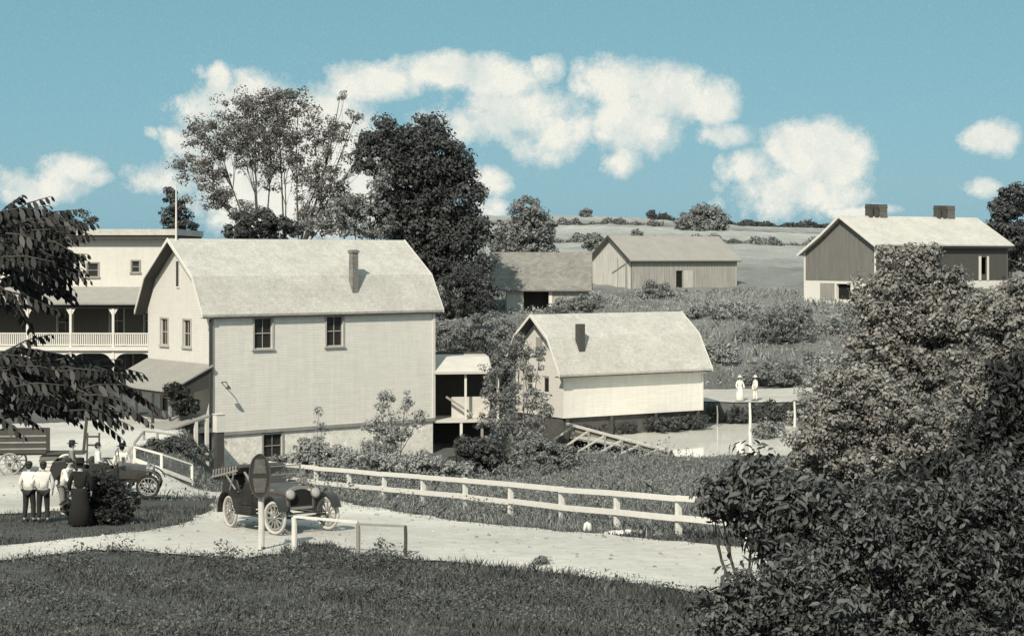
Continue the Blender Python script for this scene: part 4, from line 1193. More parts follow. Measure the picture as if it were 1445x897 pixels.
person('passenger in a dark cap-like hat on the rear seat of the black car', seat(.05, -.25, .14), a2 + R(90), sit=True, hat=HAIR, top=GREYCL, arms=(ARM_FRONT, ARM_FRONT))
person('dark-haired passenger in white on the front seat of the black car', seat(.95, -.28, .10), a2 + R(90), sit=True, arms=(ARM_FRONT, ARM_FRONT))
person('person in pale clothes standing behind the hood of the black car', stand(172, 694), R(200), top=SHIRT, bottom=GREYCL, hat=COAT, scale=.97)
Yc = 111.2
for px, lab, rz, bt in ((1044, 'left figure in white standing on the pale path behind the pond', R(20), True), (1066, 'right figure in white turned sideways on the pale path behind the pond', R(-70), False)):
    x = wx(px, Yc); person(lab, (x, Yc, tz(x, Yc) + .06), rz, top=SHIRT, bottom=SHIRT, skirt=bt, hat=SHIRT, group=None, scale=.88)

# pale board / trough lying on the grass by the pair
x, y = hit(78, 722); m = MB(); m.box(-.42, .42, -.12, .12, 0, .12); o = m.build('wooden_beam', WOODPALE, None, bevel=.01); o.location = (x, y, tz(x, y) + .04); o.rotation_euler = (0, 0, .1)
tag(o, 'short pale beam lying on the ground at the feet of the white-shirted pair', 'beam')
x, y = hit(829, 751); m = MB(); m.lathe([(.11, 0), (.13, .1), (.10, .24), (.03, .3)], (0, 0, 0), 'z', 9); o = m.build('roadside_stone', WHITEWASH, None, smooth=True); o.location = (x, y, tz(x, y)); tag(o, 'small white stone on the verge below the road fence', 'stone')
for i, (px, py, s) in enumerate(((870, 753, .7), (885, 750, .5), (640, 662, .6))):
    x, y = hit(px, py); m = MB(); m.lathe([(.5 * s, -.1), (.55 * s, .05), (.35 * s, .22 * s), (.0, .28 * s)], (0, 0, 0), 'z', 8); o = m.build('flat_rock', STONE, None); o.location = (x, y, tz(x, y)); o.scale = (1, .5, .5)
    tag(o, ['larger pale flat rock in the verge grass right of the white stone', 'smaller pale flat rock at the right end of the verge rocks', 'pale rock in the weeds below the covered platform'][i], 'rock')
# ------------------------------------------------------------------ vegetation
def kites(P, Nn, S, aspect=.6, fold=False):
    """one small leaf face per point"""
    n = len(P)
    Nn = Nn / (np.linalg.norm(Nn, axis=1, keepdims=True) + 1e-9)
    r = rng.normal(size=(n, 3))
    a = np.cross(Nn, r); a /= (np.linalg.norm(a, axis=1, keepdims=True) + 1e-9)
    b = np.cross(Nn, a)
    S = S[:, None]
    V = np.stack([P - a * S, P - b * S * aspect, P + a * S * .9, P + b * S * aspect], 1)
    if fold: V[:, 0] -= Nn * S * .25; V[:, 2] -= Nn * S * .35
    return V.reshape(-1, 3)
def foliage(name, P, Nn, S, mt, parent, aspect=.6, fold=False):
    if fold:
        n = len(P); Nn = Nn / (np.linalg.norm(Nn, axis=1, keepdims=True) + 1e-9)
        r = rng.normal(size=(n, 3)) + np.array([0, 0, -.8]); a = np.cross(np.cross(Nn, r), Nn); a /= (np.linalg.norm(a, axis=1, keepdims=True) + 1e-9)
        b_ = np.cross(Nn, a); S_ = S[:, None]
        rows = [(-1, 0, 0), (-.45, .36, .10), (.2, .38, .06), (1.0, 0, -.30), (.2, -.38, .06), (-.45, -.36, .10), ]
        V = np.stack([P + a * S_ * u + b_ * S_ * v + Nn * S_ * h for (u, v, h) in rows], 1).reshape(-1, 3)
        i0 = np.arange(n)[:, None] * 6
        Fl = np.concatenate([i0 + np.array([[0, 3, 2, 1]]), i0 + np.array([[0, 5, 4, 3]])], 1).ravel()
        return np_mesh(name, V, Fl, np.full(2 * n, 4), mt, parent)
    V = kites(P, Nn, S, aspect, fold); n = len(P)
    return np_mesh(name, V, np.arange(4 * n), np.full(n, 4), mt, parent)
def clumps(lobes, n, inner=.45):
    lob = np.array(lobes, float)
    w = (lob[:, 3] * lob[:, 4] * lob[:, 5]) ** .67; w /= w.sum()
    k = rng.choice(len(lob), n, p=w)
    d = rng.normal(size=(n, 3)); d /= np.linalg.norm(d, axis=1, keepdims=True)
    r = (inner + (1 - inner) * rng.random(n) ** .6)[:, None]
    return lob[k, :3] + d * r * lob[k, 3:], d, k
def crown_pts(lobes, ncl, cr, per, inner=.45, flat=.75, upb=.35, shell=.5):
    c, d, k = clumps(lobes, ncl, inner)
    cc = np.repeat(c, per, 0); m = len(cc)
    e = rng.normal(size=(m, 3)); e /= np.linalg.norm(e, axis=1, keepdims=True)
    rad = cr * np.repeat(.55 + .9 * rng.random(ncl), per) * (shell + (1 - shell) * rng.random(m))
    P = cc + e * rad[:, None] * np.array([1, 1, flat])
    Nn = e * .9 + np.array([0, 0, upb]) + rng.normal(size=(m, 3)) * .35
    return P, Nn, c, k
def lobes_px(Y, L, root, depth=1.0):
    return [(wx(x, Y + dy) - root[0], Y + dy - root[1], wz(y, Y + dy) - root[2], rx / F * Y, max(rx, ry * .7) / F * Y * depth, ry / F * Y)
            for (x, y, rx, ry, dy) in [tuple(q) + (0,) * (5 - len(q)) for q in L]]
def limb(a, b, sag=.12, k=4):
    a, b = Vector(a), Vector(b); L = (b - a).length
    o = Vector((random.uniform(-1, 1), random.uniform(-1, 1), random.uniform(-.2, .9))) * L * sag
    return [a.lerp(b, i / k) + o * math.sin(math.pi * i / k) for i in range(k + 1)]
def tree(name, label, bx, Y, L, ncl, cr, per, size, mt, cat='tree', group=None, trunk_r=.3, bark=BARK, inner=.45, depth=1.0, twigs=30, stems=1, flat=.75,
         base=None, fork=.35, shell=.5, spread=0, aspect=.6, upb=.35, fold=False, crown_name='crown', sag=.12):
    x = wx(bx, Y); z = tz(x, Y) if base is None else base
    if not fold: per = int(per * 1.75); size = size * .72
    root = empty(name, (x, Y, z), 0, label, cat, group)
    lob = lobes_px(Y, L, (x, Y, z), depth)
    P, Nn, c, k = crown_pts(lob, ncl, cr, per, inner, flat, upb, shell)
    keep = P[:, 2] > .03
    if keep.sum() < 20:
        print('BURIED', label, P[:, 2].min(), P[:, 2].max()); P[:, 2] += .1 - P[:, 2].min(); keep[:] = True
    P, Nn = P[keep], Nn[keep]
    S = size * np.clip(np.exp(rng.normal(0, .38, len(P))), .4, 2.0)
    foliage(crown_name, P, Nn, S, mt, root, aspect, fold)
    m = MB()
    cz = np.mean([q[2] for q in lob]); lowest = min(q[2] for q in lob)
    tops = []
    for s in range(stems):
        off = Vector((random.uniform(-1, 1) * spread, random.uniform(-.5, .5) * spread, 0))
        fk = Vector((off.x * .6 + np.mean([q[0] for q in lob]) * fork, off.y * .5, max(cz * fork, lowest * .5)))
        if stems == 1: m.tube([(0, 0, -.4), Vector((off.x, off.y, 0)) * .3 + Vector((0, 0, fk.z * .5)), fk], [trunk_r * 1.25, trunk_r, trunk_r * .8], 9)
        else: m.tube([(off.x * .1, off.y * .1, -.3), fk * .5, fk], [trunk_r, trunk_r * .8, trunk_r * .65], 7)
        tops.append(fk)
    for i, q in enumerate(lob):
        fk = min(tops, key=lambda t: (Vector(q[:3]) - t).length)
        pth = limb(fk, q[:3], sag)
        m.tube(pth, [trunk_r * .55 * (1 - .17 * t) for t in range(5)], 6)
        idx = [t for t in range(len(c)) if k[t] == i]; random.shuffle(idx)
        for t in idx[:max(2, twigs // len(lob))]:
            s0 = pth[random.choice((2, 3, 4))]
            m.tube(limb(s0, c[t], .1, 3), [trunk_r * .18, trunk_r * .14, trunk_r * .1, trunk_r * .05], 5)
    m.build('trunk', bark, root)
    return root

# -- big trees behind the mill
tree('locust_tree', 'tall airy tree with thin spreading stems and sparse leaves behind the white mill', 388, 150,
     [(305, 190, 52, 34), (285, 240, 48, 30), (345, 150, 46, 30), (390, 140, 34, 22), (420, 160, 42, 34), (465, 195, 36, 36), (350, 205, 60, 36), (400, 230, 60, 40), (450, 255, 50, 34), (300, 275, 40, 22), (475, 290, 36, 32), (505, 225, 24, 20), (440, 300, 40, 24), (380, 180, 60, 30), (345, 300, 40, 20), (500, 165, 14, 10), (480, 135, 16, 10)],
     600, .66, 40, .13, mat('locust_leaf', .17, .4, .5, .6, island=.5, transl=.3), trunk_r=.15, stems=9, spread=3.6, twigs=320, inner=.15, flat=.75, fork=.45, aspect=.5, sag=.06)
tree('maple_tree', 'tall dense dark tree rising right behind the white mill roof', 640, 142,
     [(560, 215, 50, 42), (600, 225, 55, 50), (545, 190, 22, 24), (585, 270, 55, 50), (640, 290, 42, 50), (620, 350, 50, 50), (655, 370, 34, 50), (570, 300, 40, 40), (515, 215, 20, 26), (640, 240, 26, 30), (600, 185, 30, 22), (665, 320, 26, 28), (605, 330, 44, 40), (590, 380, 30, 30)],
     600, .85, 70, .17, LEAFDK, trunk_r=.32, twigs=60, inner=.5, depth=.9, sag=.03, fork=.3)
tree('slender_tree', 'slim dark tree standing just left of the flagpole', 243, 135, [(240, 290, 9, 24), (255, 300, 14, 22), (262, 320, 18, 12), (238, 320, 10, 14)], 60, .4, 50, .14, LEAFDK, trunk_r=.12, twigs=14)
tree('rounded_bush', 'dark rounded bush at the foot of the airy tree', 365, 138, [(360, 318, 42, 20), (392, 322, 30, 16), (335, 328, 22, 12)], 90, .5, 55, .15, LEAFDK, 'bush', trunk_r=.1)
tree('leafy_bush', 'grey feathery bush between the airy tree and the dense dark tree', 500, 140, [(495, 300, 46, 28), (530, 300, 40, 38), (450, 322, 36, 12), (540, 250, 30, 26), (520, 325, 50, 12)], 150, .55, 42, .14, LEAFMID, 'bush', trunk_r=.1, inner=.2)
tree('spreading_tree', 'dark tree rising behind the left end of the hotel roof', 70, 138, [(40, 318, 46, 20), (80, 316, 34, 16), (112, 312, 22, 12), (20, 330, 30, 24), (70, 335, 50, 16)], 110, .5, 50, .15, LEAFDK, trunk_r=.2)
tree('round_tree', 'round grey tree on the hill left of the pale field', 742, 215, [(742, 300, 24, 22), (735, 330, 34, 30), (760, 325, 24, 26), (715, 345, 24, 18), (765, 350, 18, 10), (740, 352, 40, 10)], 240, .85, 45, .22, LEAFMID, trunk_r=.3, twigs=20)
tree('field_bush', 'small round bush on the field just left of the weathered barn', 834, 190, [(833, 342, 10, 12)], 18, .4, 45, .15, LEAFMID, 'bush', trunk_r=.06)
tree('low_bush', 'small bush peeping over the weathered barn roof', 900, 215, [(900, 329, 8, 6)], 10, .35, 40, .15, LEAFMID, 'bush', trunk_r=.05)
tree('broad_tree', 'broad low tree on the skyline above the weathered barn', 990, 330, [(990, 300, 14, 12), (975, 315, 22, 16), (1005, 312, 24, 18), (990, 325, 36, 10)], 180, 1.1, 42, .32, LEAFMID, trunk_r=.3)
tree('skyline_tree', 'tiny tree on the skyline, left of the two', 826, 415, [(826, 300, 9, 5)], 14, .7, 40, .26, LEAFMID, trunk_r=.12, group='tiny trees on the skyline')
tree('skyline_tree', 'tiny tree on the skyline, the right one of the pair', 919, 415, [(919, 303, 5, 7)], 14, .6, 40, .26, LEAFDK, trunk_r=.12, group='tiny trees on the skyline')
tree('edge_tree', 'dark tree at the right frame edge behind the big barn', 1425, 175, [(1415, 300, 22, 18), (1432, 285, 22, 22), (1420, 330, 34, 22), (1405, 345, 20, 14), (1440, 350, 30, 30)], 150, .8, 55, .22, LEAFDK, trunk_r=.25)
tree('spreading_bush', 'pale feathery bush at the near corner of the weathered barn', 925, 160, [(925, 412, 22, 18), (945, 425, 20, 12), (905, 420, 12, 14)], 60, .45, 50, .13, LEAFMID, 'bush', trunk_r=.08, inner=.25)
# woods on the far skyline
Pw = rng.random((5000, 3)); Xw = 34 + Pw[:, 0] * 56; Yw = 424 + Pw[:, 1] * 10
Zw = TZ(Xw, Yw) + Pw[:, 2] * (1.0 + .8 * np.sin(Xw * .9) * np.sin(Xw * .37))
tag(foliage('far_woods', np.stack([Xw, Yw, Zw], 1), rng.normal(size=(5000, 3)), .2 + .3 * rng.random(5000), LEAFDK, None), 'thin dark line of woods along the far skyline', 'woods', kind='stuff')

# -- mid-ground bushes
def bush(px, Y, L, n, mt, label, cr=.4, per=50, size=.11, inner=.35, name='bush', **k):
    return tree(name, label, px, Y, L, n, cr, per, size, mt, 'bush', trunk_r=.05, inner=inner, twigs=12, **k)
bush(650, 132, [(640, 420, 34, 30), (665, 395, 30, 34), (620, 450, 26, 22), (680, 420, 26, 26)], 150, LEAFDK, 'dark thicket at the foot of the dense dark tree')
bush(690, 128, [(690, 462, 40, 24), (650, 475, 36, 20), (630, 478, 30, 18), (720, 470, 26, 16)], 140, LEAFMID, 'grey thicket on the bank left of the shed roof')
bush(680, 112, [(665, 500, 40, 26), (630, 520, 30, 26), (700, 520, 34, 34), (660, 545, 46, 26)], 150, LEAFDK, 'dark thicket behind the covered platform')
bush(640, 116, [(630, 470, 18, 18), (612, 485, 14, 20), (700, 500, 30, 20)], 60, LEAFMID, 'small thicket against the far end of the mill')
bush(800, 140, [(800, 432, 26, 12), (830, 428, 26, 12), (780, 436, 16, 8)], 60, LEAFMID, 'low weedy bush in front of the low barn')
bush(1090, 135, [(1085, 470, 40, 34), (1120, 455, 36, 30), (1065, 490, 40, 26), (1105, 500, 40, 26)], 260, LEAFMID, 'large rounded bush on the bank right of the shed', per=46)
bush(1020, 128, [(1010, 500, 34, 20), (1040, 520, 36, 18), (1005, 525, 24, 14)], 110, LEAFPALE, 'pale low bush just right of the shed roof end')
bush(1010, 145, [(1000, 440, 40, 14), (1040, 438, 36, 14), (970, 446, 24, 10)], 100, LEAFPALE, 'pale weedy bush on the slope behind the shed')
bush(1110, 122, [(1100, 528, 40, 18), (1150, 520, 34, 22), (1070, 535, 24, 10)], 110, LEAFMID, 'low bush behind the two figures in white')
bush(1200, 138, [(1190, 450, 36, 26), (1230, 440, 34, 30), (1170, 480, 34, 26), (1215, 490, 44, 30)], 220, LEAFPALE, 'pale bush directly below the big barn door')
bush(1160, 108, [(1150, 560, 34, 30), (1180, 530, 36, 36), (1140, 600, 40, 28), (1110, 610, 30, 20), (1190, 590, 40, 30)], 260, LEAFPALE, 'pale willow bush at the right end of the pond', per=46)
bush(1090, 100, [(1085, 610, 22, 16), (1115, 640, 40, 22), (1070, 640, 18, 14)], 90, LEAFMID, 'reedy bush in the water right of the thick white stake')
bush(900, 108, [(830, 604, 26, 9, -6), (870, 602, 30, 9, -5), (930, 598, 34, 10, -4), (975, 594, 24, 9, -3)], 200, LEAFDK, 'dark water plants under the front edge of the shed', size=.09, cr=.28)
bush(1030, 109, [(1010, 582, 14, 12), (1040, 584, 20, 12), (1085, 580, 30, 14), (1120, 578, 24, 12)], 110, LEAFDK, 'dark growth along the bank below the pale path', size=.09, cr=.3)

# thin tree in front of the shed gable
tree('alder_tree', 'thin upright tree covering the gable end of the shed', 728, 94,
     [(700, 520, 18, 24), (725, 500, 16, 26), (745, 515, 20, 26), (715, 560, 28, 28), (755, 565, 22, 24), (770, 580, 20, 22), (700, 600, 28, 26), (740, 610, 40, 26), (690, 560, 14, 26), (735, 475, 7, 18), (762, 495, 10, 14)],
     230, .32, 30, .08, LEAFMID, trunk_r=.07, stems=5, spread=1.2, twigs=110, inner=.1, bark=BARKPALE, fork=.5)
tree('sapling', 'sparse sapling in front of the right half of the mill wall', 565, 82, [(545, 570, 12, 22), (572, 568, 8, 18), (528, 600, 18, 14), (560, 605, 26, 18), (590, 590, 10, 14), (540, 630, 34, 18)],
     170, .27, 26, .065, LEAFPALE, trunk_r=.035, stems=4, spread=.5, twigs=50, inner=.1, fork=.5)
tree('sapling', 'very thin sapling left of the sparse sapling before the mill wall', 452, 82, [(450, 580, 5, 12), (452, 605, 9, 14), (446, 630, 22, 16)], 46, .22, 22, .06, LEAFPALE, trunk_r=.03, stems=2, spread=.2, twigs=14, inner=.1)
bush(430, 80, [(435, 636, 20, 18), (470, 645, 26, 12), (420, 650, 18, 8)], 70, LEAFPALE, 'bushy growth at the mill base behind the fence start', size=.08, cr=.3)
bush(520, 78, [(510, 648, 34, 12), (560, 652, 36, 10), (490, 655, 24, 8)], 80, LEAFPALE, 'bushy growth at the mill base under the sparse sapling', size=.08, cr=.3)
bush(610, 78, [(600, 655, 26, 16), (640, 662, 30, 10)], 80, LEAFPALE, 'pale weeds at the right corner of the mill', size=.08, cr=.28)
bush(670, 86, [(665, 635, 24, 22), (690, 640, 22, 20), (650, 655, 24, 12)], 110, LEAFDK, 'dark bush under the covered platform', size=.09, cr=.3)
bush(760, 86, [(760, 635, 30, 16), (795, 642, 24, 12), (735, 648, 26, 12)], 90, LEAFMID, 'bush at the left foot of the flume', size=.085, cr=.28)
bush(240, 77, [(222, 625, 10, 7), (245, 628, 18, 8), (268, 636, 16, 12), (285, 645, 14, 16)], 110, LEAFDK, 'dark bush in the culvert behind the low white railing', size=.08, cr=.25)
bush(340, 80, [(318, 672, 16, 10), (345, 668, 18, 12), (372, 668, 16, 12), (395, 655, 14, 14)], 90, LEAFMID, 'weedy bush below the mill foundation behind the touring car', size=.08, cr=.25)
bush(285, 80, [(290, 655, 18, 14), (280, 668, 14, 8), (305, 668, 12, 10)], 60, LEAFDK, 'dark bush under the slanted canopy', size=.08, cr=.25)
bush(256, 87, [(255, 560, 18, 16), (265, 575, 15, 14), (245, 550, 12, 10)], 60, LEAFBLACK, 'round dark bush growing against the entrance porch of the mill', size=.08, cr=.25)
bush(143, 51.4, [(125, 705, 20, 30), (150, 695, 24, 30), (178, 705, 16, 28), (145, 728, 42, 14), (138, 680, 18, 14), (104, 712, 14, 20)], 300, LEAFBLACK, 'dark bush on the grass in front of the black car', size=.045, cr=.16)
bush(760, 42, [(765, 795, 12, 10), (752, 800, 12, 8), (778, 803, 8, 8)], 40, LEAFMID, 'small weed clump at the near edge of the road', size=.035, cr=.1, per=30)
# hedgerows dividing the fields
for (xa, xb, Yh, lab, h) in ((6, 60, 262, 'dark hedge line crossing the pale hill field', .9), (-6, 30, 345, 'thin dark hedge line high on the hill field', 1.0)):
    nh = 5200; Xh = xa + (xb - xa) * rng.random(nh); Yy = Yh + rng.random(nh) * 3 + .12 * Xh
    Zh = TZ(Xh, Yy) + rng.random(nh) * h * np.clip(.75 + .5 * np.sin(Xh * .7) + .35 * np.sin(Xh * 2.1), .2, 1.5)
    tag(foliage('hedge', np.stack([Xh, Yy, Zh], 1), rng.normal(size=(nh, 3)), .12 + .2 * rng.random(nh), LEAFMID, None), lab, 'hedge', kind='stuff')
# -- trees filling the right side, mid distance
tree('willow_tree', 'tall pale leafy tree hiding the big barn at right', 1290, 72,
     [(1285, 375, 26, 24), (1262, 400, 32, 24), (1315, 395, 34, 24), (1235, 440, 26, 24), (1365, 425, 34, 20), (1300, 450, 60, 40), (1235, 490, 44, 40), (1370, 460, 50, 40), (1300, 520, 70, 40), (1250, 362, 6, 22), (1272, 352, 5, 14), (1312, 365, 7, 20), (1350, 395, 8, 20), (1215, 415, 8, 18)],
     620, .42, 60, .10, mat('willow_leaf', .24, .6, .5, .55, island=.4, transl=.22), trunk_r=.2, twigs=70, inner=.4)
tree('willow_tree', 'pale leafy tree at far right below the barn base', 1420, 66, [(1410, 440, 50, 30), (1430, 490, 50, 50), (1390, 520, 50, 40), (1440, 420, 30, 30), (1380, 580, 60, 50)], 330, .42, 60, .10, MATS['willow_leaf'], trunk_r=.2, twigs=40)
tree('willow_tree', 'lower pale leafy tree between the pond and the dark shrubs', 1210, 62, [(1200, 550, 44, 40), (1180, 590, 44, 40), (1240, 570, 50, 44), (1160, 630, 50, 36), (1230, 640, 70, 50), (1300, 600, 60, 44), (1130, 655, 40, 22), (1330, 650, 60, 40)],
     560, .38, 60, .09, MATS['willow_leaf'], trunk_r=.15, twigs=50, inner=.4)

# -- near shrubs with broad leaves, bottom right
def near_shrub(label, bx, Y, L, n, per, size, cr, mt=LEAFFG, **k):
    return tree('broad_leaved_shrub', label, bx, Y, L, n, cr, per, size, mt, 'shrub', 'broad-leaved shrubs in the near right corner', trunk_r=.035, inner=.2, twigs=60, stems=4, spread=.4, aspect=.42, fold=True, flat=.9, fork=.45, shell=.2, **k)
near_shrub('near shrub whose leafy twigs reach over the road fence end', 1090, 15.5, [(1060, 665, 26, 26), (1075, 700, 62, 34), (1120, 720, 70, 50), (1010, 712, 26, 16), (1070, 745, 36, 26), (1120, 770, 50, 26), (1015, 692, 30, 8)], 300, 44, .034, .15)
near_shrub('near shrub low at the bottom edge beside the road bend', 1080, 14.5, [(1060, 850, 60, 44), (1020, 875, 50, 34), (1120, 820, 60, 44), (1150, 870, 80, 44), (1010, 842, 22, 8), (1090, 900, 90, 30)], 330, 46, .026, .14)
near_shrub('near dark shrub filling the lower right corner', 1330, 15.0, [(1250, 800, 90, 70), (1340, 760, 90, 80), (1420, 800, 80, 100), (1300, 880, 120, 50), (1400, 700, 70, 60), (1230, 730, 70, 60), (1180, 790, 50, 50)], 620, 46, .028, .16, LEAFFG)
near_shrub('near dark shrub rising highest along the right edge', 1440, 18, [(1420, 620, 60, 50), (1440, 550, 44, 50), (1350, 670, 70, 44), (1420, 690, 60, 50), (1280, 690, 60, 36)], 360, 46, .036, .19, LEAFBLACK)

# -- overhanging fronds, left
def frond_tree(label, Y, masses, n, trunk_xy):
    tx, ty = trunk_xy; z0 = tz(tx, ty)
    root = empty('sumac_tree', (tx, ty, z0), 0, label, 'tree')
    V = []; tw = MB()
    hub = Vector((0, 0, 2.2))
    tw.tube([(0, 0, -.3), (.05, 0, 1.2), hub], [.09, .08, .07], 8)
    for (cx, cy, rx, ry, cnt) in masses:
        c = Vector((wx(cx, Y) - tx, Y - ty, wz(cy, Y) - z0))
        pth = limb(hub, c - Vector((rx / F * Y * .7, 0, 0)), .08); tw.tube(pth, [.055, .05, .042, .035, .03], 7)
        tw.tube([pth[-1], c, c + Vector((rx / F * Y * .6, 0, .0))], [.03, .022, .01], 6)
        for i in range(cnt):
            a = random.uniform(0, 2 * math.pi); q = math.sqrt(random.random())
            o = c + Vector((rx / F * Y * q * math.cos(a), random.uniform(-.7, .7), ry / F * Y * q * math.sin(a)))
            out = Vector((.75 + .5 * math.cos(a) * q, random.uniform(-.6, .6), random.uniform(-.30, .40) + .35 * math.sin(a) * q)).normalized()
            L = random.uniform(.3, .52); k = int(L / .06)
            pts = []
            for t in range(k + 1):
                s = t / k
                pts.append(o + out * L * s + Vector((0, 0, -.12 * L * s * s * 2)))
            tw.tube([pts[0], pts[k // 2], pts[-1]], [.008, .006, .003], 4)
            for t in range(1, k + 1):
                d = (pts[t] - pts[t - 1]).normalized()
                sd_ = d.cross(Vector((0, 0, 1))).normalized()
                ll = .135 * (math.sin(math.pi * (.18 + .72 * t / k)) ** .6) * random.uniform(.85, 1.1)
                for s in (-1, 1):
                    ax = (sd_ * s * random.uniform(.35, .9) + Vector((0, 0, -random.uniform(.5, 1.1))) + d * .45).normalized()
                    wv = ax.cross(Vector((random.uniform(-.4, .4), 1, random.uniform(-.3, .3)))).normalized() * ll * .17
                    b = pts[t]
                    V += [b, b + ax * ll * .25 + wv * .85, b + ax * ll * .6 + wv, b + ax * ll, b + ax * ll * .6 - wv, b + ax * ll * .25 - wv * .85]
    n_ = len(V) // 6
    np_mesh('fronds', np.array([tuple(v) for v in V]), np.arange(6 * n_), np.full(n_, 6), mat('sumac_leaf', .018, .25, 2, .5, island=.4, transl=.1), root)
    tw.build('trunk', BARK, root)
    return root
frond_tree('near dark tree with drooping feather-like fronds along the left edge', 15.5,
           [(5, 325, 32, 24, 38), (32, 340, 26, 18, 22), (12, 370, 34, 22, 36), (10, 402, 28, 12, 14), (0, 515, 34, 24, 36), (40, 530, 40, 20, 28), (98, 535, 30, 14, 15), (135, 548, 16, 8, 6), (20, 565, 36, 16, 12), (85, 570, 36, 10, 6)], 0, (-6.3, 15.8))

# ------------------------------------------------------------------ grass and weeds
RW = np.array([hit(*p) for p in road_px])
def grass(name, label, x0, x1, y0, y1, dens, hmin, hmax, mt, w=.018, keep=None, patch=0.0, lean=.35):
    n = int((x1 - x0) * (y1 - y0) * dens)
    X = x0 + (x1 - x0) * rng.random(n); Y = y0 + (y1 - y0) * rng.random(n)
    k = (np.abs(X) < Y * .34 + 3.0) & ~in_poly(np.stack([X, Y], 1), [tuple(p) for p in RW])
    if keep is not None: k &= keep(X, Y)
    if patch: k &= rng.random(n) < np.clip(.5 + patch * wob(X * 1.7, Y * 1.7), .08, 1)
    X, Y = X[k], Y[k]; n = len(X)
    Z = TZ(X, Y)
    pf = np.clip(1 + .38 * wob(X * 2.3, Y * 2.3) + .3 * wob(X * .7, Y * .6), .3, 2.2)
    H = (hmin + (hmax - hmin) * rng.random(n) ** 2) * pf
    th = rng.random(n) * 2 * np.pi
    wv = np.stack([np.cos(th), np.sin(th), np.zeros(n)], 1) * (w * (.6 + .8 * rng.random(n)))[:, None]
    ln = np.stack([rng.normal(size=n), rng.normal(size=n), np.zeros(n)], 1) * (H * lean)[:, None]
    B = np.stack([X, Y, Z - .02], 1); up = np.stack([np.zeros(n), np.zeros(n), H], 1)
    V = np.stack([B - wv, B + wv, B + up * .6 + ln * .35 + wv * .8, B + up + ln, B + up * .6 + ln * .35 - wv * .8], 1).reshape(-1, 3)
    return tag(np_mesh(name, V, np.arange(5 * n), np.full(n, 5), mt), label, 'grass', kind='stuff')
grass('grass', 'dark mown-looking grass of the near slope below the road', -18, 19, 28, 47.5, 230, .04, .17, GRASSM, w=.014)
grass('weeds', 'ragged taller weeds along the near edge of the road', -15, 8, 39, 46.5, 90, .05, .2, GRASSM, w=.012, patch=.35)
grass('grass', 'short dark grass island between the road and the yard', -17, -7, 47, 58, 130, .04, .14, GRASSM, w=.014)
grass('weeds', 'tall pale weeds on the verge under the road fence', -9, 25, 45.5, 68, 85, .08, .34, WEEDM, w=.014, keep=lambda X, Y: Y > 47)
grass('weeds', 'rank weeds in the hollow between the fence and the pond', -16, 31, 62, 99, 95, .08, .38, WEEDM, w=.014, patch=.25, keep=lambda X, Y: ~((X < -3) & (Y > 89)) & ~((X > np.minimum(2.6 + (99.2 - Y) * .6125, 7.5)) & (Y > 84)) & ((X > -12.5) | (Y > 66)))
grass('weeds', 'rough tussocks on the bank beyond the pond', -8, 58, 121, 168, 14, .12, .5, mat('bank_weeds', .25, .5, .4, .8, island=.5, transl=.2, tint=(.98, 1, .95)), w=.05, patch=.3)
grass('weeds', 'short weeds along the near edge of the pond', 1, 20, 84, 90.8, 90, .03, .13, WEEDM, w=.02)

# low leafy plants mixed into the near meadow, thicker along the road
def groundcover(label, x0, x1, y0, y1, dens, h, size, mt, keep=None, thr=.0):
    n = int((x1 - x0) * (y1 - y0) * dens)
    X = x0 + (x1 - x0) * rng.random(n); Y = y0 + (y1 - y0) * rng.random(n)
    lump = np.clip(.45 + .45 * wob(X * 2.1 + 4, Y * 2.6) + .3 * wob(X * .9, Y * 1.1 + 3) + .35 * wob(X * 5.3, Y * 4.9), 0, 1.6)
    k = (np.abs(X) < Y * .34 + 3) & ~in_poly(np.stack([X, Y], 1), [tuple(p) for p in RW]) & (rng.random(n) < lump + thr)
    if keep is not None: k &= keep(X, Y)
    X, Y, lump = X[k], Y[k], lump[k]; n = len(X)
    P = np.stack([X, Y, TZ(X, Y) + .02 + rng.random(n) * h * (.25 + lump)], 1)
    Nn = rng.normal(size=(n, 3)) * .7 + np.array([0, -.2, 1])
    return tag(foliage('ground_plants', P, Nn, size * np.exp(rng.normal(0, .35, n)), mt, None), label, 'weeds', kind='stuff')
groundcover('low leafy plants speckling the dark near meadow', -14, 13, 30, 47, 330, .17, .026, mat('clover_leaf', .105, .7, .8, .8, island=.6, transl=.2, tint=(.98, 1, .95)))
groundcover('ragged leafy weeds along the near edge of the road', -14, 8, 41.5, 46.6, 420, .42, .03, MATS['clover_leaf'], keep=lambda X, Y: wob(X * 1.9 + 1, Y * .4) > .1)
groundcover('leafy undergrowth around the road fence', -9, 14, 46, 66, 90, .4, .035, LEAFMID, keep=lambda X, Y: Y > 47)
groundcover('leafy undergrowth in the hollow behind the fence', -13, 20, 62, 98, 80, .6, .045, LEAFMID, keep=lambda X, Y: ~((X < -3) & (Y > 89)) & ~((X > np.minimum(2.4 + (99.2 - Y) * .6125, 9)) & (Y > 84)))
groundcover('brushy undergrowth on the bank beyond the pond', -6, 42, 122, 166, 12, .45, .075, LEAFPALE)
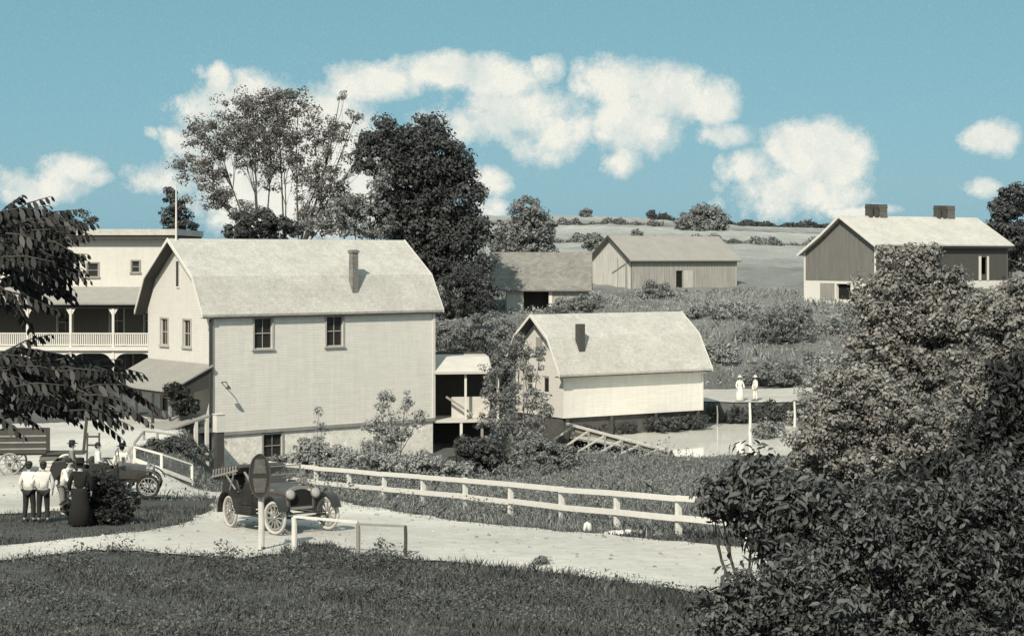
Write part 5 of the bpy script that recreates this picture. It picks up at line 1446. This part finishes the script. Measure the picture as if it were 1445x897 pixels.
# loose stones on the dirt
ng = 5200
Xg = -20 + 40 * rng.random(ng); Yg = 40 + 42 * rng.random(ng) ** 1.4
kg = in_poly(np.stack([Xg, Yg], 1), [tuple(p) for p in RW]); Xg, Yg = Xg[kg], Yg[kg]; ng = len(Xg)
Zg = TZ(Xg, Yg) + .05; sg_ = .012 + .05 * rng.random(ng) ** 4
O = np.stack([Xg, Yg, Zg], 1)
base8 = np.array([(-1, -.7, 0), (.9, -.9, 0), (1, .8, 0), (-.8, 1, 0), (-.2, .1, .9)])
Vg = (O[:, None, :] + base8[None] * sg_[:, None, None] * (.7 + .6 * rng.random((ng, 5, 1)))).reshape(-1, 3)
fi = np.array([0, 1, 4, 1, 2, 4, 2, 3, 4, 3, 0, 4]); Fg = (np.arange(ng)[:, None] * 5 + fi[None]).ravel()
tag(np_mesh('gravel', Vg, Fg, np.full(ng * 4, 3), mat('loose_stone', .34, .4, 2, .95, island=.5)), 'loose stones scattered over the dirt road and yard', 'gravel', kind='stuff')

# grass creeping over the ragged road edges
ne = 26000
seg = rng.integers(0, len(RW), ne); tt = rng.random(ne)[:, None]
A0, A1 = RW[seg], RW[(seg + 1) % len(RW)]
ln_ = np.linalg.norm(A1 - A0, axis=1); kp = rng.random(ne) < np.clip(ln_ / 9, .1, 1)
Q = A0 + (A1 - A0) * tt + rng.normal(size=(ne, 2)) * .22 * (1 + .8 * wob(A0[:, :1] * 3 + tt * 30, A0[:, 1:] * 3)) 
Q = Q[kp & (np.abs(Q[:, 0]) < Q[:, 1] * .3 + 1) & (Q[:, 1] < 90)]
ne = len(Q); Zq = TZ(Q[:, 0], Q[:, 1]) + .02; Hh = .04 + .16 * rng.random(ne) ** 2; th = rng.random(ne) * 6.28
wv = np.stack([np.cos(th), np.sin(th), th * 0], 1) * .014
Bq = np.stack([Q[:, 0], Q[:, 1], Zq], 1); tip = np.stack([rng.normal(size=ne) * .05, rng.normal(size=ne) * .05, Hh], 1)
Vq = np.stack([Bq - wv, Bq + wv, Bq + tip], 1).reshape(-1, 3)
tag(np_mesh('grass', Vq, np.arange(3 * ne), np.full(ne, 3), GRASSM), 'ragged grass creeping over the edges of the dirt road', 'grass', kind='stuff')
